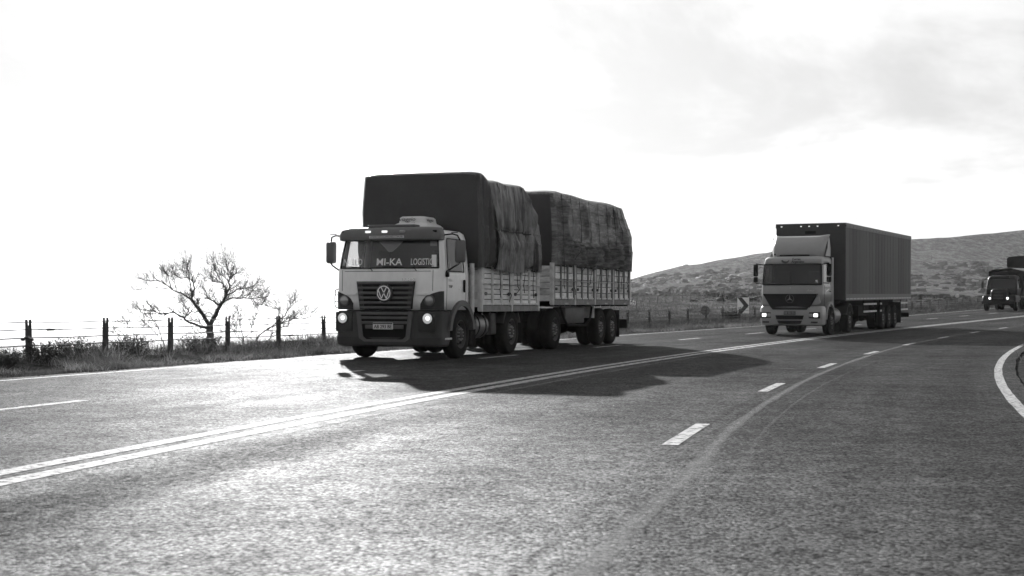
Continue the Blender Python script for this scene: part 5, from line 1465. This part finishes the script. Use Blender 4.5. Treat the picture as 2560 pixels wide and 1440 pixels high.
T4L = [([(-60, 1150), (-70, 1080), (-90, 1010)], .03, .025, 0, 0), ([(-90, 1010), (-160, 950), (-230, 900), (-300, 850)], .018, .006, 0, .5), ([(-80, 1060), (-170, 1010), (-270, 1000), (-370, 950)], .016, .006, 0, -.5), ([(250, 1130), (200, 980), (180, 900), (90, 800)], .02, .007, 0, 0), ([(-90, 1020), (-40, 930), (-20, 860)], .015, .006, 0, .3), ([(240, 1080), (120, 970), (30, 900)], .015, .006, 0, .4)]
tree('bare_shrub', 'low leafless shrub left of the forked bare tree, behind the fence', 61.0, T4L, .1, 3, .45, 13)

# ================================================================== hillside: tussocks, rocks, pasture fence
n = 15000
r = 75 + 590 * rng.random(n) ** .8; pxs = 1350 + 1500 * rng.random(n)
ty = r / np.sqrt(1 + ((pxs - 1280) / 3434) ** 2); tx = (pxs - 1280) / 3434 * ty
tz, ts, to_ = terrain(tx, ty)
keep = (to_ > 22) & (r < 590) & (r > 135) & (fbm(tx / 25, ty / 40, 4) + .35 * fbm(tx / 6, ty / 6, 2) > -.02)
tx, ty, tz = tx[keep], ty[keep], tz[keep]; n = len(tx)
sz = (.14 + .75 * rng.random(n) ** 3) * (.3 + r[keep] / 330); ht = sz * (.35 + .5 * rng.random(n))
K = 7; a = np.arange(K) * 2 * PI / K
rr = sz[:, None] * (.7 + .6 * rng.random((n, K)))
ringv = np.stack([tx[:, None] + rr * np.cos(a) * 1.25, ty[:, None] + rr * np.sin(a), tz[:, None] - .08 + 0 * rr], -1)
ring2 = np.stack([tx[:, None] + .7 * rr * np.cos(a + .4) * 1.2, ty[:, None] + .7 * rr * np.sin(a + .4), tz[:, None] + ht[:, None] * (.5 + .6 * rng.random((n, K)))], -1)
apex = np.stack([tx, ty, tz + ht], -1)[:, None, :]
V = np.concatenate([ringv, ring2, apex], 1).reshape(-1, 3)
b = (np.arange(n) * (2 * K + 1))[:, None]; FF = []
for k in range(K):
    k2 = (k + 1) % K
    FF += [b + [[k, k2, K + k2]], b + [[k, K + k2, K + k]], b + [[K + k, K + k2, 2 * K]]]
tag(link('hill_tussocks', tri_mesh('hill_tussocks', V, np.concatenate(FF)), 'tussock'), 'dark grass tussocks and low scrub dotted over the hillside', 'scrub', kind='stuff')
# fine pale grass standing on the near slope
Vs, Fs, cnt = [], [], 0
n = 26000; r = 62 + 260 * rng.random(n) ** 1.6; pxs = 1480 + 1150 * rng.random(n)
gy = r / np.sqrt(1 + ((pxs - 1280) / 3434) ** 2); gx = (pxs - 1280) / 3434 * gy; gz, gs, go = terrain(gx, gy); k_ = go > 17.5
P = np.stack([gx, gy, gz - .03], 1)[k_]; h = (.10 + .16 * rng.random(len(P))) * (.7 + r[k_] / 250)
push(*blades(P, h, rng.normal(0, .4, (len(P), 2)) * h[:, None], .015 + r[k_] * .00022))
tag(link('hill_grass', tri_mesh('hill_grass', np.concatenate(Vs), np.concatenate(Fs)), 'field_grass'), 'thin dry grass standing on the lower hillside', 'grass', kind='stuff')
def rock_mesh(seed):
    bm = bmesh.new(); bmesh.ops.create_icosphere(bm, subdivisions=2, radius=1)
    for v in bm.verts:
        q = v.co * 1.3 + Vector((seed * 7.1, 0, 0)); v.co *= 1 + .45 * mnoise.noise(q) + .18 * mnoise.noise(q * 2.7)
        v.co.z = max(v.co.z, -.35)
    me = bpy.data.meshes.new('rock'); bm.to_mesh(me); bm.free(); me.materials.append(MATS['rock']); return me
RM = [rock_mesh(i) for i in range(5)]
c0 = hit(1705, 708); ledge = empty('rock_ledge', c0); tag(ledge, 'band of pale rocky slabs jutting from the hillside behind the trailer', 'rocks')
for i in range(46):
    px = 1583 + 255 * i / 45 + random.uniform(-3, 3); py = 714 - 14 * (i / 45) - random.uniform(-1, 15) + (4 if i < 8 else 0)
    p = hit(px, py); o = bpy.data.objects.new('rock', RM[i % 5]); C.objects.link(o); o.parent = ledge
    k = p.y / 3434.3; sx = random.uniform(4, 9) * k; o.location = p - c0; o.scale = (sx, sx * 1.6, random.uniform(2.5, 5.5) * k); o.rotation_euler = (random.uniform(-.2, .2), random.uniform(.15, .55), random.uniform(0, 6))
for i, (px, py, lb) in enumerate(((1865, 690, 'dark rocky knoll on the slope just left of the pale tractor truck'), (1716, 665, 'grey rock jutting from the hill crest above the rocky band'), (1795, 751, 'low pale rock on the slope left of the chevron sign'))):
    p = hit(px, py); o = bpy.data.objects.new('boulder', RM[(i + 2) % 5]); C.objects.link(o); k = p.y / 3434.3; o.location = p
    o.scale = ((20, 9, 9)[i] * k, (20, 9, 9)[i] * k, (9, 4, 4)[i] * k); o.rotation_euler = (0, 0, i * 1.3); tag(o, lb, 'rock')
pf_pts = [hit(px, py) for px, py in ((1574, 767), (1590, 770), (1603, 768), (1624, 764), (1644, 762), (1664, 759), (1684, 756), (1705, 753), (1726, 750), (1747, 748), (1768, 745), (1790, 742), (1808, 741), (1828, 738))]
pf = empty('pasture_fence', pf_pts[0]); tag(pf, 'thin wire pasture fence climbing the slope behind the guard fence', 'fence')
pp = MB().tube([(0, 0, -.2), (.01, 0, .4), (0, 0, .75)], [.045, .04, .035], 6); o1 = None
for i, p in enumerate(pf_pts):
    if o1 is None: o = o1 = pp.build('post', 'wood_post', pf)
    else: o = o1.copy(); C.objects.link(o); o.parent = pf
    o.location = p - pf_pts[0]; o.scale = (1, 1, random.uniform(.75, 1.15)); o.rotation_euler = (0, random.uniform(-.06, .06), 0)
for z in (.3, .55): MB().tube([p - pf_pts[0] + Vector((0, 0, z)) for p in pf_pts], .003, 4).build('wire', 'cable', pf)
for i, (px, py, lb) in enumerate(((1827, 729, 'lone leaning wooden post high on the slope above the chevron sign'), (2329, 650, 'short wooden post standing alone on the hillside right of the box trailer'), (1809, 742, 'thin wooden post on the slope left of the lone leaning post'))):
    p = hit(px, py); k = p.y / 3434.3; o = MB().tube([(0, 0, -.3), (.02, 0, 6 * k), (0, 0, 12 * k)], [1.3 * k, 1.1 * k, 1.0 * k], 6).build('wooden_post', 'wood_post'); o.location = p; tag(o, lb, 'post')

# ================================================================== haze
m = bpy.data.materials.new('haze'); m.use_nodes = True; n, l = m.node_tree.nodes, m.node_tree.links
n.remove(n['Principled BSDF']); pv = n.new('ShaderNodeVolumePrincipled')
pv.inputs['Color'].default_value = (.95, .95, .95, 1); pv.inputs['Density'].default_value = HAZE_D; pv.inputs['Anisotropy'].default_value = HAZE_G
l.new(pv.outputs[0], n['Material Output'].inputs['Volume']); MATS['haze'] = m
tag(MB().box(-12600, 12600, -12600, 12600, -125, 66).build('haze', 'haze'), 'thin bright haze over the plain beyond the road', 'haze', kind='stuff')
